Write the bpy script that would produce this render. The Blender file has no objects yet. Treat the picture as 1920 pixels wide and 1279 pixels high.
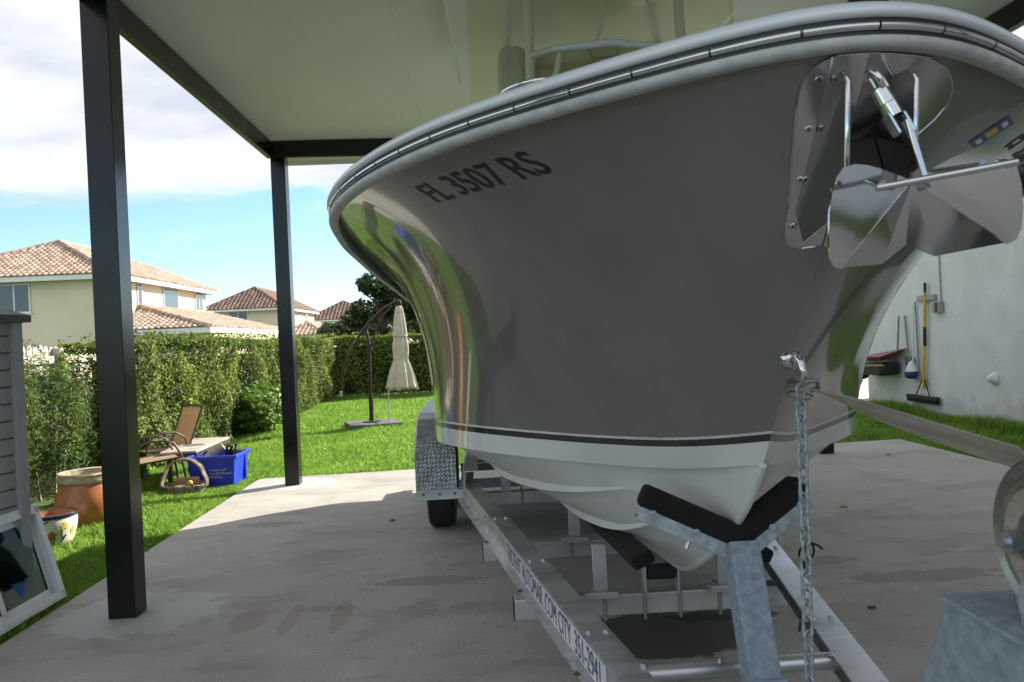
import bpy, bmesh, math, random
import numpy as np
from mathutils import Vector, Matrix
random.seed(7); rng = np.random.default_rng(11)
R_ = math.radians
SC = bpy.context.scene
COL = SC.collection
# ---------------------------------------------------------------- camera
YAW, PIT, ROL = R_(2.33), R_(-.39), R_(2.52)
Fw = Vector((math.sin(YAW)*math.cos(PIT), math.cos(YAW)*math.cos(PIT), math.sin(PIT)))
Rt = Vector((math.cos(YAW), -math.sin(YAW), 0)); Up = Rt.cross(Fw)
Uc = math.cos(ROL)*Up + math.sin(ROL)*Rt
Rc = math.cos(ROL)*Rt - math.sin(ROL)*Up
cam = bpy.data.cameras.new('camera'); camo = bpy.data.objects.new('camera', cam); COL.objects.link(camo)
mw = Matrix.Identity(4)
for i, v in enumerate((Rc, Uc, -Fw)):
    for k in range(3): mw[k][i] = v[k]
mw.translation = (0, 0, 1.55); camo.matrix_world = mw
cam.sensor_width = 36; cam.lens = 36*1470/1920; cam.clip_start = .05; cam.clip_end = 2000
cam.dof.use_dof = True; cam.dof.focus_distance = 3.6; cam.dof.aperture_fstop = 7.5
SC.camera = camo
# ---------------------------------------------------------------- sky and sun
SUN_AZ, SUN_EL = R_(55), R_(29)
w = bpy.data.worlds.new('World'); SC.world = w; w.use_nodes = True
nt = w.node_tree; N = nt.nodes; Lk = nt.links; N.clear()
def nd(t, **k):
    n = N.new(t)
    for a, b in k.items(): setattr(n, a, b)
    return n
out = nd('ShaderNodeOutputWorld'); bg = nd('ShaderNodeBackground'); bg.inputs[1].default_value = .1
sky = nd('ShaderNodeTexSky', sky_type='NISHITA', sun_disc=False, sun_elevation=SUN_EL, sun_rotation=SUN_AZ)
sky.air_density = 1.0; sky.dust_density = .25; sky.ozone_density = 2.2
tc = nd('ShaderNodeTexCoord'); sx = nd('ShaderNodeSeparateXYZ'); Lk.new(tc.outputs['Generated'], sx.inputs[0])
def mth(op, a, b=None, c=None):
    n = nd('ShaderNodeMath', operation=op)
    for i, v in enumerate((a, b, c)):
        if v is None: continue
        if isinstance(v, (int, float)): n.inputs[i].default_value = v
        else: Lk.new(v, n.inputs[i])
    return n.outputs[0]
zc = mth('MAXIMUM', sx.outputs[2], 0.0)
dz = mth('ADD', zc, .16)
cxy = nd('ShaderNodeCombineXYZ'); Lk.new(mth('DIVIDE', sx.outputs[0], dz), cxy.inputs[0]); Lk.new(mth('DIVIDE', sx.outputs[1], dz), cxy.inputs[1])
cxy.inputs[2].default_value = 3.7
mp = nd('ShaderNodeMapping'); mp.inputs['Scale'].default_value = (.75, 1.25, 1); mp.inputs['Rotation'].default_value = (0, 0, .35); Lk.new(cxy.outputs[0], mp.inputs[0])
ns = nd('ShaderNodeTexNoise'); ns.inputs['Scale'].default_value = 1.1; ns.inputs['Detail'].default_value = 7; ns.inputs['Roughness'].default_value = .58; ns.inputs['Distortion'].default_value = .25
Lk.new(mp.outputs[0], ns.inputs['Vector'])
cov = mth('ADD', ns.outputs[0], mth('MULTIPLY', mth('MINIMUM', mth('SUBTRACT', zc, .165), .12), 3.4))
cr = nd('ShaderNodeMapRange', interpolation_type='SMOOTHSTEP'); cr.inputs[1].default_value = .42; cr.inputs[2].default_value = .66
Lk.new(cov, cr.inputs[0])
ns2 = nd('ShaderNodeTexNoise'); ns2.inputs['Scale'].default_value = 2.3; ns2.inputs['Detail'].default_value = 5; Lk.new(mp.outputs[0], ns2.inputs['Vector'])
cc = nd('ShaderNodeMix', data_type='RGBA'); cc.inputs[6].default_value = (3.0, 3.25, 3.7, 1); cc.inputs[7].default_value = (4.5, 4.55, 4.7, 1)
cr2 = nd('ShaderNodeMapRange'); cr2.inputs[1].default_value = .36; cr2.inputs[2].default_value = .6; Lk.new(ns2.outputs[0], cr2.inputs[0]); Lk.new(cr2.outputs[0], cc.inputs[0])
mx = nd('ShaderNodeMix', data_type='RGBA'); Lk.new(cr.outputs[0], mx.inputs[0]); tint = nd('ShaderNodeMix', data_type='RGBA', blend_type='MULTIPLY'); tint.inputs[0].default_value = 1; tint.inputs[7].default_value = (.78, .9, 1.02, 1); Lk.new(sky.outputs[0], tint.inputs[6]); Lk.new(tint.outputs[2], mx.inputs[6]); Lk.new(cc.outputs[2], mx.inputs[7])
Lk.new(mx.outputs[2], bg.inputs[0]); Lk.new(bg.outputs[0], out.inputs[0])
sl = bpy.data.lights.new('sun', 'SUN'); sl.energy = 5.0; sl.angle = R_(.5); sl.color = (1, .93, .82)
so = bpy.data.objects.new('sun', sl); COL.objects.link(so); so.location = (30, 20, 20)
sd = Vector((math.sin(SUN_AZ)*math.cos(SUN_EL), math.cos(SUN_AZ)*math.cos(SUN_EL), math.sin(SUN_EL)))
so.rotation_euler = sd.to_track_quat('Z', 'Y').to_euler()
SC.view_settings.view_transform = 'Standard'; SC.view_settings.look = 'None'; SC.view_settings.exposure = 1.3; SC.view_settings.gamma = 1
SC.view_settings.use_curve_mapping = False
SC.render.engine = 'CYCLES'; SC.cycles.max_bounces = 7; SC.cycles.diffuse_bounces = 3; SC.cycles.glossy_bounces = 4; SC.cycles.transparent_max_bounces = 8
SC.cycles.use_denoising = True
# ---------------------------------------------------------------- materials
MATS = {}
def M(name, col, rough=.5, metal=0, var=.12, scale=6, bump=0, bscale=60, coat=0, col2=None, spec=.5, coord='Object', island=0, objr=0, stretch=(1,1,1), rvar=.0, trans=0, extra=None):
    m = bpy.data.materials.new(name); m.use_nodes = True; t = m.node_tree; n = t.nodes; l = t.links
    b = n['Principled BSDF']; b.inputs['Roughness'].default_value = rough; b.inputs['Metallic'].default_value = metal
    b.inputs['Specular IOR Level'].default_value = spec
    if coat: b.inputs['Coat Weight'].default_value = coat; b.inputs['Coat Roughness'].default_value = .04
    co = n.new('ShaderNodeTexCoord'); mp = n.new('ShaderNodeMapping'); mp.inputs['Scale'].default_value = stretch
    if coord == 'World':
        g = n.new('ShaderNodeNewGeometry'); l.new(g.outputs['Position'], mp.inputs[0])
    else: l.new(co.outputs[coord], mp.inputs[0])
    no = n.new('ShaderNodeTexNoise'); no.inputs['Scale'].default_value = scale; no.inputs['Detail'].default_value = 6; l.new(mp.outputs[0], no.inputs['Vector'])
    c2 = col2 if col2 else tuple(c*(1-2*var) for c in col)
    mixn = n.new('ShaderNodeMix'); mixn.data_type = 'RGBA'
    mixn.inputs[6].default_value = (*c2, 1); mixn.inputs[7].default_value = (*(tuple(min(1, c*(1+var)) for c in col) if not col2 else col), 1)
    mr = n.new('ShaderNodeMapRange'); mr.inputs[1].default_value = .3; mr.inputs[2].default_value = .7; l.new(no.outputs[0], mr.inputs[0])
    l.new(mr.outputs[0], mixn.inputs[0]); cout = mixn.outputs[2]
    if island or objr:
        if island: g2 = n.new('ShaderNodeNewGeometry'); ro = g2.outputs['Random Per Island']
        else: g2 = n.new('ShaderNodeObjectInfo'); ro = g2.outputs['Random']
        a = island or objr
        r2 = n.new('ShaderNodeMapRange'); r2.inputs[3].default_value = 1-a; r2.inputs[4].default_value = 1+a; l.new(ro, r2.inputs[0])
        mu = n.new('ShaderNodeMix'); mu.data_type = 'RGBA'; mu.blend_type = 'MULTIPLY'; mu.inputs[0].default_value = 1
        l.new(cout, mu.inputs[6]); l.new(r2.outputs[0], mu.inputs[7]); cout = mu.outputs[2]
    l.new(cout, b.inputs['Base Color'])
    if rvar:
        r3 = n.new('ShaderNodeMapRange'); r3.inputs[1].default_value = .3; r3.inputs[2].default_value = .7; r3.inputs[3].default_value = max(.02, rough-rvar); r3.inputs[4].default_value = rough+rvar
        l.new(no.outputs[0], r3.inputs[0]); l.new(r3.outputs[0], b.inputs['Roughness'])
    if bump:
        nb = n.new('ShaderNodeTexNoise'); nb.inputs['Scale'].default_value = bscale; nb.inputs['Detail'].default_value = 4; l.new(mp.outputs[0], nb.inputs['Vector'])
        bp = n.new('ShaderNodeBump'); bp.inputs['Strength'].default_value = bump; bp.inputs['Distance'].default_value = .01; l.new(nb.outputs[0], bp.inputs['Height']); l.new(bp.outputs[0], b.inputs['Normal'])
    if trans:
        tr = n.new('ShaderNodeBsdfTranslucent'); l.new(cout, tr.inputs[0]); ms = n.new('ShaderNodeMixShader'); ms.inputs[0].default_value = trans
        l.new(b.outputs[0], ms.inputs[1]); l.new(tr.outputs[0], ms.inputs[2]); l.new(ms.outputs[0], n['Material Output'].inputs[0])
    if extra: extra(m, n, l, b)
    MATS[name] = m; return m
# ---------------------------------------------------------------- mesh helpers
WL = {}
class MB:
    def __init__(s): s.v = []; s.f = []; s.m = []
    def add(s, vs, fs, m=0):
        o = len(s.v); s.v += [tuple(v) for v in vs]; s.f += [tuple(i+o for i in f) for f in fs]; s.m += [m]*len(fs); return s
    def box(s, c, d, rot=None, m=0):
        vs = [Vector((x*d[0]/2, y*d[1]/2, z*d[2]/2)) for x in (-1, 1) for y in (-1, 1) for z in (-1, 1)]
        if rot is not None: vs = [rot @ v for v in vs]
        return s.add([v+Vector(c) for v in vs], [(0,1,3,2),(4,6,7,5),(0,4,5,1),(2,3,7,6),(0,2,6,4),(1,5,7,3)], m)
    def bar(s, a, b, wd, h, up=(0,0,1), m=0):
        a = Vector(a); b = Vector(b); d = (b-a).normalized(); sd_ = d.cross(Vector(up)).normalized(); u = sd_.cross(d)
        vs = [p+sd_*x*wd/2+u*z*h/2 for p in (a, b) for x in (-1, 1) for z in (-1, 1)]
        return s.add(vs, [(0,1,3,2),(4,6,7,5),(0,4,5,1),(2,3,7,6),(0,2,6,4),(1,5,7,3)], m)
    def prism(s, poly, d, m=0):
        n = len(poly); d = Vector(d); vs = [Vector(p) for p in poly]; vs += [v+d for v in vs]
        return s.add(vs, [tuple(range(n))[::-1], tuple(range(n, 2*n))]+[(i, (i+1) % n, n+(i+1) % n, n+i) for i in range(n)], m)
    def tube(s, pts, r, n=8, m=0, closed=False, cap=True):
        pts = [Vector(p) for p in pts]; k = len(pts); rr = r if isinstance(r, (list, tuple)) else [r]*k
        o = len(s.v); ref = None; vs = []
        for i in range(k):
            if closed: d = pts[(i+1) % k]-pts[i-1]
            else: d = pts[min(i+1, k-1)]-pts[max(i-1, 0)]
            d.normalize()
            if ref is None: ref = Vector((0, 0, 1)) if abs(d.z) < .9 else Vector((1, 0, 0))
            sd_ = d.cross(ref).normalized(); u = sd_.cross(d).normalized(); ref = u
            vs += [pts[i]+(sd_*math.cos(2*math.pi*j/n)+u*math.sin(2*math.pi*j/n))*rr[i] for j in range(n)]
        fs = []
        for i in range(k if closed else k-1):
            a = i*n; b = ((i+1) % k)*n
            fs += [(a+j, a+(j+1) % n, b+(j+1) % n, b+j) for j in range(n)]
        if cap and not closed: fs += [tuple(range(n))[::-1], tuple(range((k-1)*n, k*n))]
        return s.add(vs, fs, m)
    def lathe(s, c, prof, n=24, axis=(0,0,1), m=0, ang=None):
        q = Vector((0,0,1)).rotation_difference(Vector(axis)); c = Vector(c); vs = []; fs = []
        for r, z in prof:
            for j in range(n): vs.append(c+q @ Vector((r*math.cos(2*math.pi*j/n), r*math.sin(2*math.pi*j/n), z)))
        for i in range(len(prof)-1): fs += [(i*n+j, i*n+(j+1) % n, (i+1)*n+(j+1) % n, (i+1)*n+j) for j in range(n)]
        return s.add(vs, fs, m)
    def cyl(s, a, b, r, n=12, m=0): return s.tube([a, b], r, n, m)
    def grid(s, P, m=0, flip=False, closev=False):
        nu, nv = len(P), len(P[0]); vs = [tuple(P[i][j]) for i in range(nu) for j in range(nv)]; fs = []
        for i in range(nu-1):
            for j in range(nv if closev else nv-1):
                j2 = (j+1) % nv; q = (i*nv+j, (i+1)*nv+j, (i+1)*nv+j2, i*nv+j2); fs.append(q[::-1] if flip else q)
        return s.add(vs, fs, m)
    def build(s, name, mat, parent=None, smooth=None, bevel=0, kind=None, origin=None, solid=0, sub=0):
        v = np.array(s.v, float); lo, hi = v.min(0), v.max(0)
        c = np.array(origin) if origin is not None else np.array([(lo[0]+hi[0])/2, (lo[1]+hi[1])/2, lo[2]])
        me = bpy.data.meshes.new(name); me.from_pydata((v-c).tolist(), [], s.f); me.validate()
        mats = mat if isinstance(mat, (list, tuple)) else [mat]
        for x in mats: me.materials.append(MATS[x] if isinstance(x, str) else x)
        if len(mats) > 1: me.polygons.foreach_set('material_index', s.m)
        if smooth:
            me.polygons.foreach_set('use_smooth', [True]*len(me.polygons)); me.set_sharp_from_angle(angle=R_(smooth))
        o = bpy.data.objects.new(name, me); COL.objects.link(o); place(o, c, parent)
        if bevel:
            b = o.modifiers.new('bevel', 'BEVEL'); b.width = bevel; b.segments = 2; b.limit_method = 'ANGLE'; b.angle_limit = R_(40)
        if solid: q = o.modifiers.new('solid', 'SOLIDIFY'); q.thickness = solid; q.offset = 0
        if kind: o['kind'] = kind
        return o
def place(o, c, parent=None):
    c = Vector(c); WL[o] = c
    if parent is not None: o.parent = parent; o.location = c-WL[parent]
    else: o.location = c
def inst(me, name, parent, loc, rot=None, scale=None):
    o = bpy.data.objects.new(name, me); COL.objects.link(o); place(o, loc, parent)
    if rot is not None: o.rotation_euler = rot.to_euler() if hasattr(rot, 'to_euler') else rot
    if scale is not None: o.scale = scale
    return o
def tag(o, label, cat, group=None, kind=None):
    o['label'] = label; o['category'] = cat
    if group: o['group'] = group
    if kind: o['kind'] = kind
    return o
def thing(name, label, cat, loc, group=None):
    o = bpy.data.objects.new(name, None); COL.objects.link(o); o.empty_display_size = .2; place(o, loc); return tag(o, label, cat, group)
def npmesh(name, V, nper, mat, parent=None, kind=None, origin=(0,0,0)):
    # V: (n, nper, 3) separate polygons
    V = np.asarray(V, np.float32)-np.asarray(origin, np.float32); n = len(V); me = bpy.data.meshes.new(name)
    me.vertices.add(n*nper); me.vertices.foreach_set('co', V.reshape(-1)); me.loops.add(n*nper); me.loops.foreach_set('vertex_index', np.arange(n*nper, dtype=np.int32))
    me.polygons.add(n); me.polygons.foreach_set('loop_start', np.arange(0, n*nper, nper, dtype=np.int32)); me.polygons.foreach_set('loop_total', np.full(n, nper, np.int32))
    me.update(calc_edges=True); me.materials.append(MATS[mat]); o = bpy.data.objects.new(name, me); COL.objects.link(o); place(o, origin, parent)
    if kind: o['kind'] = kind
    return o
def leaves(pos, nrm, L, W, spread=.8, fold=.25):
    n = len(pos); pos = np.asarray(pos, float); nrm = np.asarray(nrm, float)+rng.normal(0, spread, (n, 3)); nrm /= np.linalg.norm(nrm, axis=1)[:, None]
    a = np.cross(nrm, rng.normal(0, 1, (n, 3))); a /= np.linalg.norm(a, axis=1)[:, None]; b = np.cross(nrm, a)
    L = (L*rng.uniform(.65, 1.25, n))[:, None]; W = (W*rng.uniform(.7, 1.2, n))[:, None]
    base = pos-a*L*.5; tip = pos+a*L*.5-nrm*L*fold*.5; l = pos+b*W*.5+nrm*W*fold-a*L*.08; r = pos-b*W*.5+nrm*W*fold-a*L*.08
    return np.stack([base, r, tip, l], 1)
def text_mesh(txt, size=1, bold=0, shear=0):
    cu = bpy.data.curves.new('t', 'FONT'); cu.body = txt; cu.size = size; cu.offset = bold; cu.shear = shear; cu.resolution_u = 3
    o = bpy.data.objects.new('t', cu); COL.objects.link(o); dg = bpy.context.evaluated_depsgraph_get()
    me = bpy.data.meshes.new_from_object(o.evaluated_get(dg)); v = np.array([x.co[:] for x in me.vertices]); f = [tuple(p.vertices) for p in me.polygons]
    bpy.data.objects.remove(o); bpy.data.curves.remove(cu); bpy.data.meshes.remove(me); return v, f
def subdiv_flat(v, f, maxlen):
    bm = bmesh.new(); vs = [bm.verts.new(tuple(p)) for p in v]
    for q in f:
        try: bm.faces.new([vs[i] for i in q])
        except ValueError: pass
    for _ in range(3):
        es = [e for e in bm.edges if e.calc_length() > maxlen]
        if not es: break
        bmesh.ops.subdivide_edges(bm, edges=es, cuts=1); bmesh.ops.triangulate(bm, faces=bm.faces[:])
    bm.verts.index_update(); V = np.array([p.co[:] for p in bm.verts]); Fc = [tuple(x.index for x in q.verts) for q in bm.faces]; bm.free(); return V, Fc
# ---------------------------------------------------------------- material library
def conc(m, n, l, b):
    g = n.new('ShaderNodeNewGeometry'); pos = g.outputs['Position']
    base = b.inputs['Base Color'].links[0].from_socket
    def noise(sc, det=5, st=None):
        q = n.new('ShaderNodeTexNoise'); q.inputs['Scale'].default_value = sc; q.inputs['Detail'].default_value = det
        if st:
            mp = n.new('ShaderNodeMapping'); mp.inputs['Scale'].default_value = st; l.new(pos, mp.inputs[0]); l.new(mp.outputs[0], q.inputs[0])
        else: l.new(pos, q.inputs[0])
        return q.outputs[0]
    def rng_(s, a, c): r = n.new('ShaderNodeMapRange'); r.inputs[1].default_value = a; r.inputs[2].default_value = c; r.interpolation_type = 'SMOOTHSTEP'; l.new(s, r.inputs[0]); return r.outputs[0]
    def mix(f, a, c, col, bt='MIX'):
        x = n.new('ShaderNodeMix'); x.data_type = 'RGBA'; x.blend_type = bt
        if isinstance(f, float): x.inputs[0].default_value = f
        else: l.new(f, x.inputs[0])
        l.new(a, x.inputs[6])
        x.inputs[7].default_value = (*col, 1); return x.outputs[2]
    def mul(a, c):
        x = n.new('ShaderNodeMath'); x.operation = 'MULTIPLY'
        for i, s in enumerate((a, c)):
            if isinstance(s, float): x.inputs[i].default_value = s
            else: l.new(s, x.inputs[i])
        return x.outputs[0]
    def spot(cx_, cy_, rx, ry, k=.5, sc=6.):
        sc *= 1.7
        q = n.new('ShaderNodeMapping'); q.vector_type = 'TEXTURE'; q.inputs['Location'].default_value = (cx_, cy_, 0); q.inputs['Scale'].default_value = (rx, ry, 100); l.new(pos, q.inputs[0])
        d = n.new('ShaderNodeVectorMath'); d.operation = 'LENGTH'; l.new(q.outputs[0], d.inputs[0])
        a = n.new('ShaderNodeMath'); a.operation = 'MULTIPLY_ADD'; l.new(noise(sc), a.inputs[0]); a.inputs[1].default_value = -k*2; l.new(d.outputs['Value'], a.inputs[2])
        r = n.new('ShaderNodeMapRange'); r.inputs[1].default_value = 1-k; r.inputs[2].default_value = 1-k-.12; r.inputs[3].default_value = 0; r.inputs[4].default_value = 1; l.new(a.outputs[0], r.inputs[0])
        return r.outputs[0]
    c = mix(mul(rng_(noise(.55, 6), .45, .75), .45), base, None, (.30, .275, .245))
    c = mix(mul(rng_(noise(1.4, 8, (.8, 1.5, 1)), .47, .7), .55), c, None, (.235, .222, .2))
    c = mix(mul(rng_(noise(2.6, 9, (.9, 1.6, 1)), .54, .66), .5), c, None, (.42, .41, .385))
    c = mix(mul(rng_(noise(60, 3, (1, 1, 1)), .42, .66), .16), c, None, (.16, .15, .14))
    c = mix(mul(rng_(noise(9, 6, (.8, 1.3, 1)), .6, .72), .3), c, None, (.2, .188, .17))
    c = mix(mul(rng_(noise(38, 2), .66, .74), .5), c, None, (.13, .12, .11))
    c = mix(mul(rng_(noise(130, 2), .5, .7), .3), c, None, (.2, .19, .175))
    c = mix(mul(rng_(noise(95, 2), .6, .72), .3), c, None, (.55, .54, .5))
    c = mix(mul(rng_(noise(4.5, 9, (.75, 1.3, 1)), .54, .7), .3), c, None, (.2, .188, .17))
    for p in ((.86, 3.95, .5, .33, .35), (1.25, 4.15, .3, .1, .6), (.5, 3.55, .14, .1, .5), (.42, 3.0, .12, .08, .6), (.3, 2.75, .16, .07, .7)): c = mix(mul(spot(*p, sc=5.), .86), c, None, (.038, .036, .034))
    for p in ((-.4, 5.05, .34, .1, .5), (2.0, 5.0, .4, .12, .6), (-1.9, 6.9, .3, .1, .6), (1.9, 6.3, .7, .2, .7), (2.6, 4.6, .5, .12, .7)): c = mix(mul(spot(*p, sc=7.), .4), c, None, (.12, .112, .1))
    for p in ((-1.38, 4.5, .11, .2, .3), (-1.14, 4.47, .05, .26, .35), (-.95, 4.63, .2, .05, .35), (-.86, 4.5, .06, .26, .35), (-.42, 4.52, .13, .13, .4), (-.15, 4.55, .1, .05, .6)): c = mix(mul(spot(*p, sc=8.), .4), c, None, (.27, .165, .145))
    for p in ((-2.1, 4.75, .52, .42, .45), (-2.08, 8.85, .42, .34, .5)): c = mix(mul(spot(*p, sc=5.), .55), c, None, (.5, .51, .52))
    l.new(c, b.inputs['Base Color'])
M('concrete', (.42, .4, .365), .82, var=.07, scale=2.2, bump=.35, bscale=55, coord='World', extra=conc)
M('soil', (.09, .065, .04), .95, var=.2, scale=8, bump=.8, bscale=20, coord='World')
M('lawn', (.085, .13, .03), .95, var=.25, scale=3, bump=.6, bscale=40, coord='World')
M('grass', (.27, .43, .075), .6, var=.22, scale=.8, coord='World', island=.38, trans=.5, spec=.25, col2=(.17, .33, .045))
M('hedge_leaf', (.21, .27, .045), .65, spec=.25, var=.3, scale=1.4, coord='World', island=.55, trans=.3, col2=(.06, .11, .026))
M('podo_leaf', (.14, .21, .05), .65, spec=.2, scale=1.5, coord='World', island=.5, trans=.3, col2=(.05, .095, .03))
M('podo_tip', (.24, .33, .07), .5, scale=1.5, coord='World', island=.3, trans=.35)
M('bush_leaf', (.17, .29, .055), .45, scale=1.5, coord='World', island=.4, trans=.35)
M('tree_leaf', (.055, .09, .028), .5, scale=.8, coord='World', island=.5, trans=.25)
M('tree_leaf2', (.085, .12, .04), .5, scale=.8, coord='World', island=.5, trans=.25)
M('palm_leaf', (.11, .19, .04), .5, scale=.8, coord='World', island=.3, trans=.3)
M('bark', (.13, .1, .07), .9, scale=12, bump=.6, bscale=25)
M('pale_bark', (.33, .28, .21), .9, scale=12, bump=.6, bscale=25)
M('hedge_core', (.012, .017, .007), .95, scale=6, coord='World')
M('carport_dark', (.007, .0075, .0095), .24, var=.2, scale=3, spec=.38, rvar=.05)
M('ceiling', (.66, .70, .65), .42, var=.03, scale=1.2, bump=.12, bscale=130, coord='World')
def gelcoat(m, n, l, b):
    g = n.new('ShaderNodeNewGeometry'); q = n.new('ShaderNodeTexNoise'); q.inputs['Scale'].default_value = 3; q.inputs['Detail'].default_value = 8; l.new(g.outputs['Position'], q.inputs[0])
    r = n.new('ShaderNodeMapRange'); r.inputs[1].default_value = .4; r.inputs[2].default_value = .7; r.inputs[3].default_value = .015; r.inputs[4].default_value = .1; l.new(q.outputs[0], r.inputs[0]); l.new(r.outputs[0], b.inputs['Coat Roughness'])
M('hull_grey', (.142, .134, .124), .2, var=.05, scale=2.2, coat=.85, rvar=.05, coord='World', stretch=(2.5, 2.5, .35), extra=gelcoat)
M('hull_white', (.62, .625, .63), .22, var=.05, scale=3, coat=.6)
M('bottom_white', (.62, .62, .61), .38, var=.05, scale=4, coat=.15, coord='World')
M('hull_black', (.022, .022, .025), .25, coat=.5)
M('vinyl_black', (.01, .01, .01), .5)
M('gel_white', (.70, .725, .77), .3, var=.03, scale=2, coat=.3)
M('rub_white', (.46, .46, .455), .5, var=.12, scale=25, bump=.1, bscale=120)
M('rub_dark', (.02, .02, .022), .45)
M('stainless', (.58, .58, .6), .1, 1, var=.03, scale=5)
M('stainless_dull', (.5, .5, .51), .16, 1, var=.05, scale=9)
M('screw', (.16, .16, .16), .4, 1)
M('galv', (.36, .40, .44), .48, .6, var=.18, scale=28, bump=.12, bscale=50, rvar=.1)
M('galv_blue', (.235, .285, .335), .62, .1, spec=.25, var=.14, scale=40, bump=.12, bscale=70)
M('alu', (.6, .605, .61), .34, .85, var=.12, scale=3, stretch=(.5, 4, 4), bump=.04, bscale=30, rvar=.08)
M('alu_dull', (.52, .525, .53), .48, .7, var=.14, scale=5, bump=.05, bscale=30)
def diam(m, n, l, b):
    co = n.new('ShaderNodeTexCoord'); mp = n.new('ShaderNodeMapping'); mp.inputs['Rotation'].default_value = (0, 0, R_(45)); mp.inputs['Scale'].default_value = (1, 1, 1); l.new(co.outputs['UV'], mp.inputs[0])
    br = n.new('ShaderNodeTexChecker'); br.inputs['Scale'].default_value = 42; l.new(mp.outputs[0], br.inputs[0])
    mp2 = n.new('ShaderNodeMapping'); mp2.inputs['Rotation'].default_value = (0, 0, R_(45)); l.new(co.outputs['UV'], mp2.inputs[0])
    w1 = n.new('ShaderNodeTexWave'); w1.inputs['Scale'].default_value = 17; w1.bands_direction = 'X'; l.new(mp2.outputs[0], w1.inputs[0])
    w2 = n.new('ShaderNodeTexWave'); w2.inputs['Scale'].default_value = 17; w2.bands_direction = 'Y'; l.new(mp2.outputs[0], w2.inputs[0])
    mi = n.new('ShaderNodeMix'); mi.data_type = 'FLOAT'; l.new(br.outputs['Fac'], mi.inputs[0]); l.new(w1.outputs['Fac'], mi.inputs[2]); l.new(w2.outputs['Fac'], mi.inputs[3])
    bp = n.new('ShaderNodeBump'); bp.inputs['Strength'].default_value = .9; bp.inputs['Distance'].default_value = .003; l.new(mi.outputs[0], bp.inputs['Height']); l.new(bp.outputs[0], b.inputs['Normal'])
M('diamond_plate', (.36, .37, .385), .33, .85, var=.15, scale=12, extra=diam)
M('rubber', (.014, .014, .014), .75, bump=.3, bscale=40)
M('carpet_black', (.007, .007, .008), .98, bump=1, bscale=300)
M('strap', (.52, .49, .42), .9, var=.15, scale=5, bump=.9, bscale=90, stretch=(8, 1, 8), col2=(.36, .3, .22))
M('decal_white', (.6, .6, .6), .35)
M('ink_blue', (.06, .07, .19), .4)
M('ink_yellow', (.5, .36, .03), .4)
M('chrome_oil', (.3, .3, .27), .3, .8, var=.3, scale=14)
M('zinc_bolt', (.5, .53, .6), .3, .9)
M('shed_grey', (.40, .40, .415), .6, var=.05, scale=9, bump=.15, bscale=90)
M('shed_roof', (.10, .10, .105), .7, var=.1, scale=7, bump=.3, bscale=60)
M('pvc_white', (.72, .73, .76), .35, var=.04, scale=8)
def glassm(m, n, l, b):
    tr = n.new('ShaderNodeBsdfTransparent'); tr.inputs[0].default_value = (.3, .42, .34, 1); ms = n.new('ShaderNodeMixShader'); ms.inputs[0].default_value = .15; l.new(tr.outputs[0], ms.inputs[1]); l.new(b.outputs[0], ms.inputs[2]); l.new(ms.outputs[0], n['Material Output'].inputs[0])
M('pane_glass', (.012, .02, .022), .03, spec=.8, var=.05, extra=glassm)
M('window_dark', (.03, .04, .06), .05, var=.2, scale=.5, coat=.5)
M('terracotta', (.46, .175, .06), .42, var=.12, scale=7, col2=(.3, .1, .035), coat=.25)
M('pot_rim', (.42, .36, .25), .85, var=.25, scale=18, bump=.4, bscale=60)
M('pot_white', (.66, .63, .53), .25, var=.05, coat=.4)
M('pot_navy', (.015, .014, .035), .25, coat=.5)
M('pot_inside', (.36, .15, .07), .8)
M('paint_red', (.4, .1, .05), .5); M('paint_yellow', (.6, .5, .1), .5); M('paint_blue', (.08, .1, .2), .5)
M('sling_tan', (.52, .385, .25), .8, trans=.45, var=.08, scale=20, bump=.3, bscale=300)
M('frame_brown', (.07, .05, .04), .45, .3, coat=.2)
M('table_top', (.42, .37, .32), .6, var=.2, scale=9)
M('bin_blue', (.012, .04, .5), .38, var=.08, scale=6)
M('wicker', (.3, .25, .19), .85, var=.3, scale=25, bump=.6, bscale=90)
M('card', (.4, .25, .15), .9); M('paper', (.7, .7, .66), .8); M('toy_yellow', (.6, .4, .08), .6); M('dirt_dry', (.33, .27, .19), .95, bump=.8, bscale=50)
M('canvas', (.56, .5, .41), .9, var=.08, scale=9, bump=.3, bscale=160)
M('canvas_in', (.33, .16, .07), .9)
M('umb_pole', (.045, .03, .025), .4, .4)
M('umb_base', (.12, .12, .125), .7, bump=.3, bscale=40)
def splash(m, n, l, b):
    g = n.new('ShaderNodeNewGeometry'); sp_ = n.new('ShaderNodeSeparateXYZ'); l.new(g.outputs['Position'], sp_.inputs[0]); q = n.new('ShaderNodeTexNoise'); q.inputs['Scale'].default_value = 5; q.inputs['Detail'].default_value = 7; l.new(g.outputs['Position'], q.inputs[0])
    a = n.new('ShaderNodeMath'); a.operation = 'MULTIPLY_ADD'; l.new(q.outputs[0], a.inputs[0]); a.inputs[1].default_value = -.9; l.new(sp_.outputs[2], a.inputs[2])
    r = n.new('ShaderNodeMapRange'); r.inputs[1].default_value = -.05; r.inputs[2].default_value = -.42; r.inputs[3].default_value = 0; r.inputs[4].default_value = .55; l.new(a.outputs[0], r.inputs[0])
    x = n.new('ShaderNodeMix'); x.data_type = 'RGBA'; l.new(r.outputs[0], x.inputs[0]); l.new(b.inputs['Base Color'].links[0].from_socket, x.inputs[6]); x.inputs[7].default_value = (.33, .31, .27, 1); l.new(x.outputs[2], b.inputs['Base Color'])
M('stucco_white', (.6, .62, .625), .85, var=.05, scale=2.2, bump=.6, bscale=45, coord='World', extra=splash)
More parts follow.
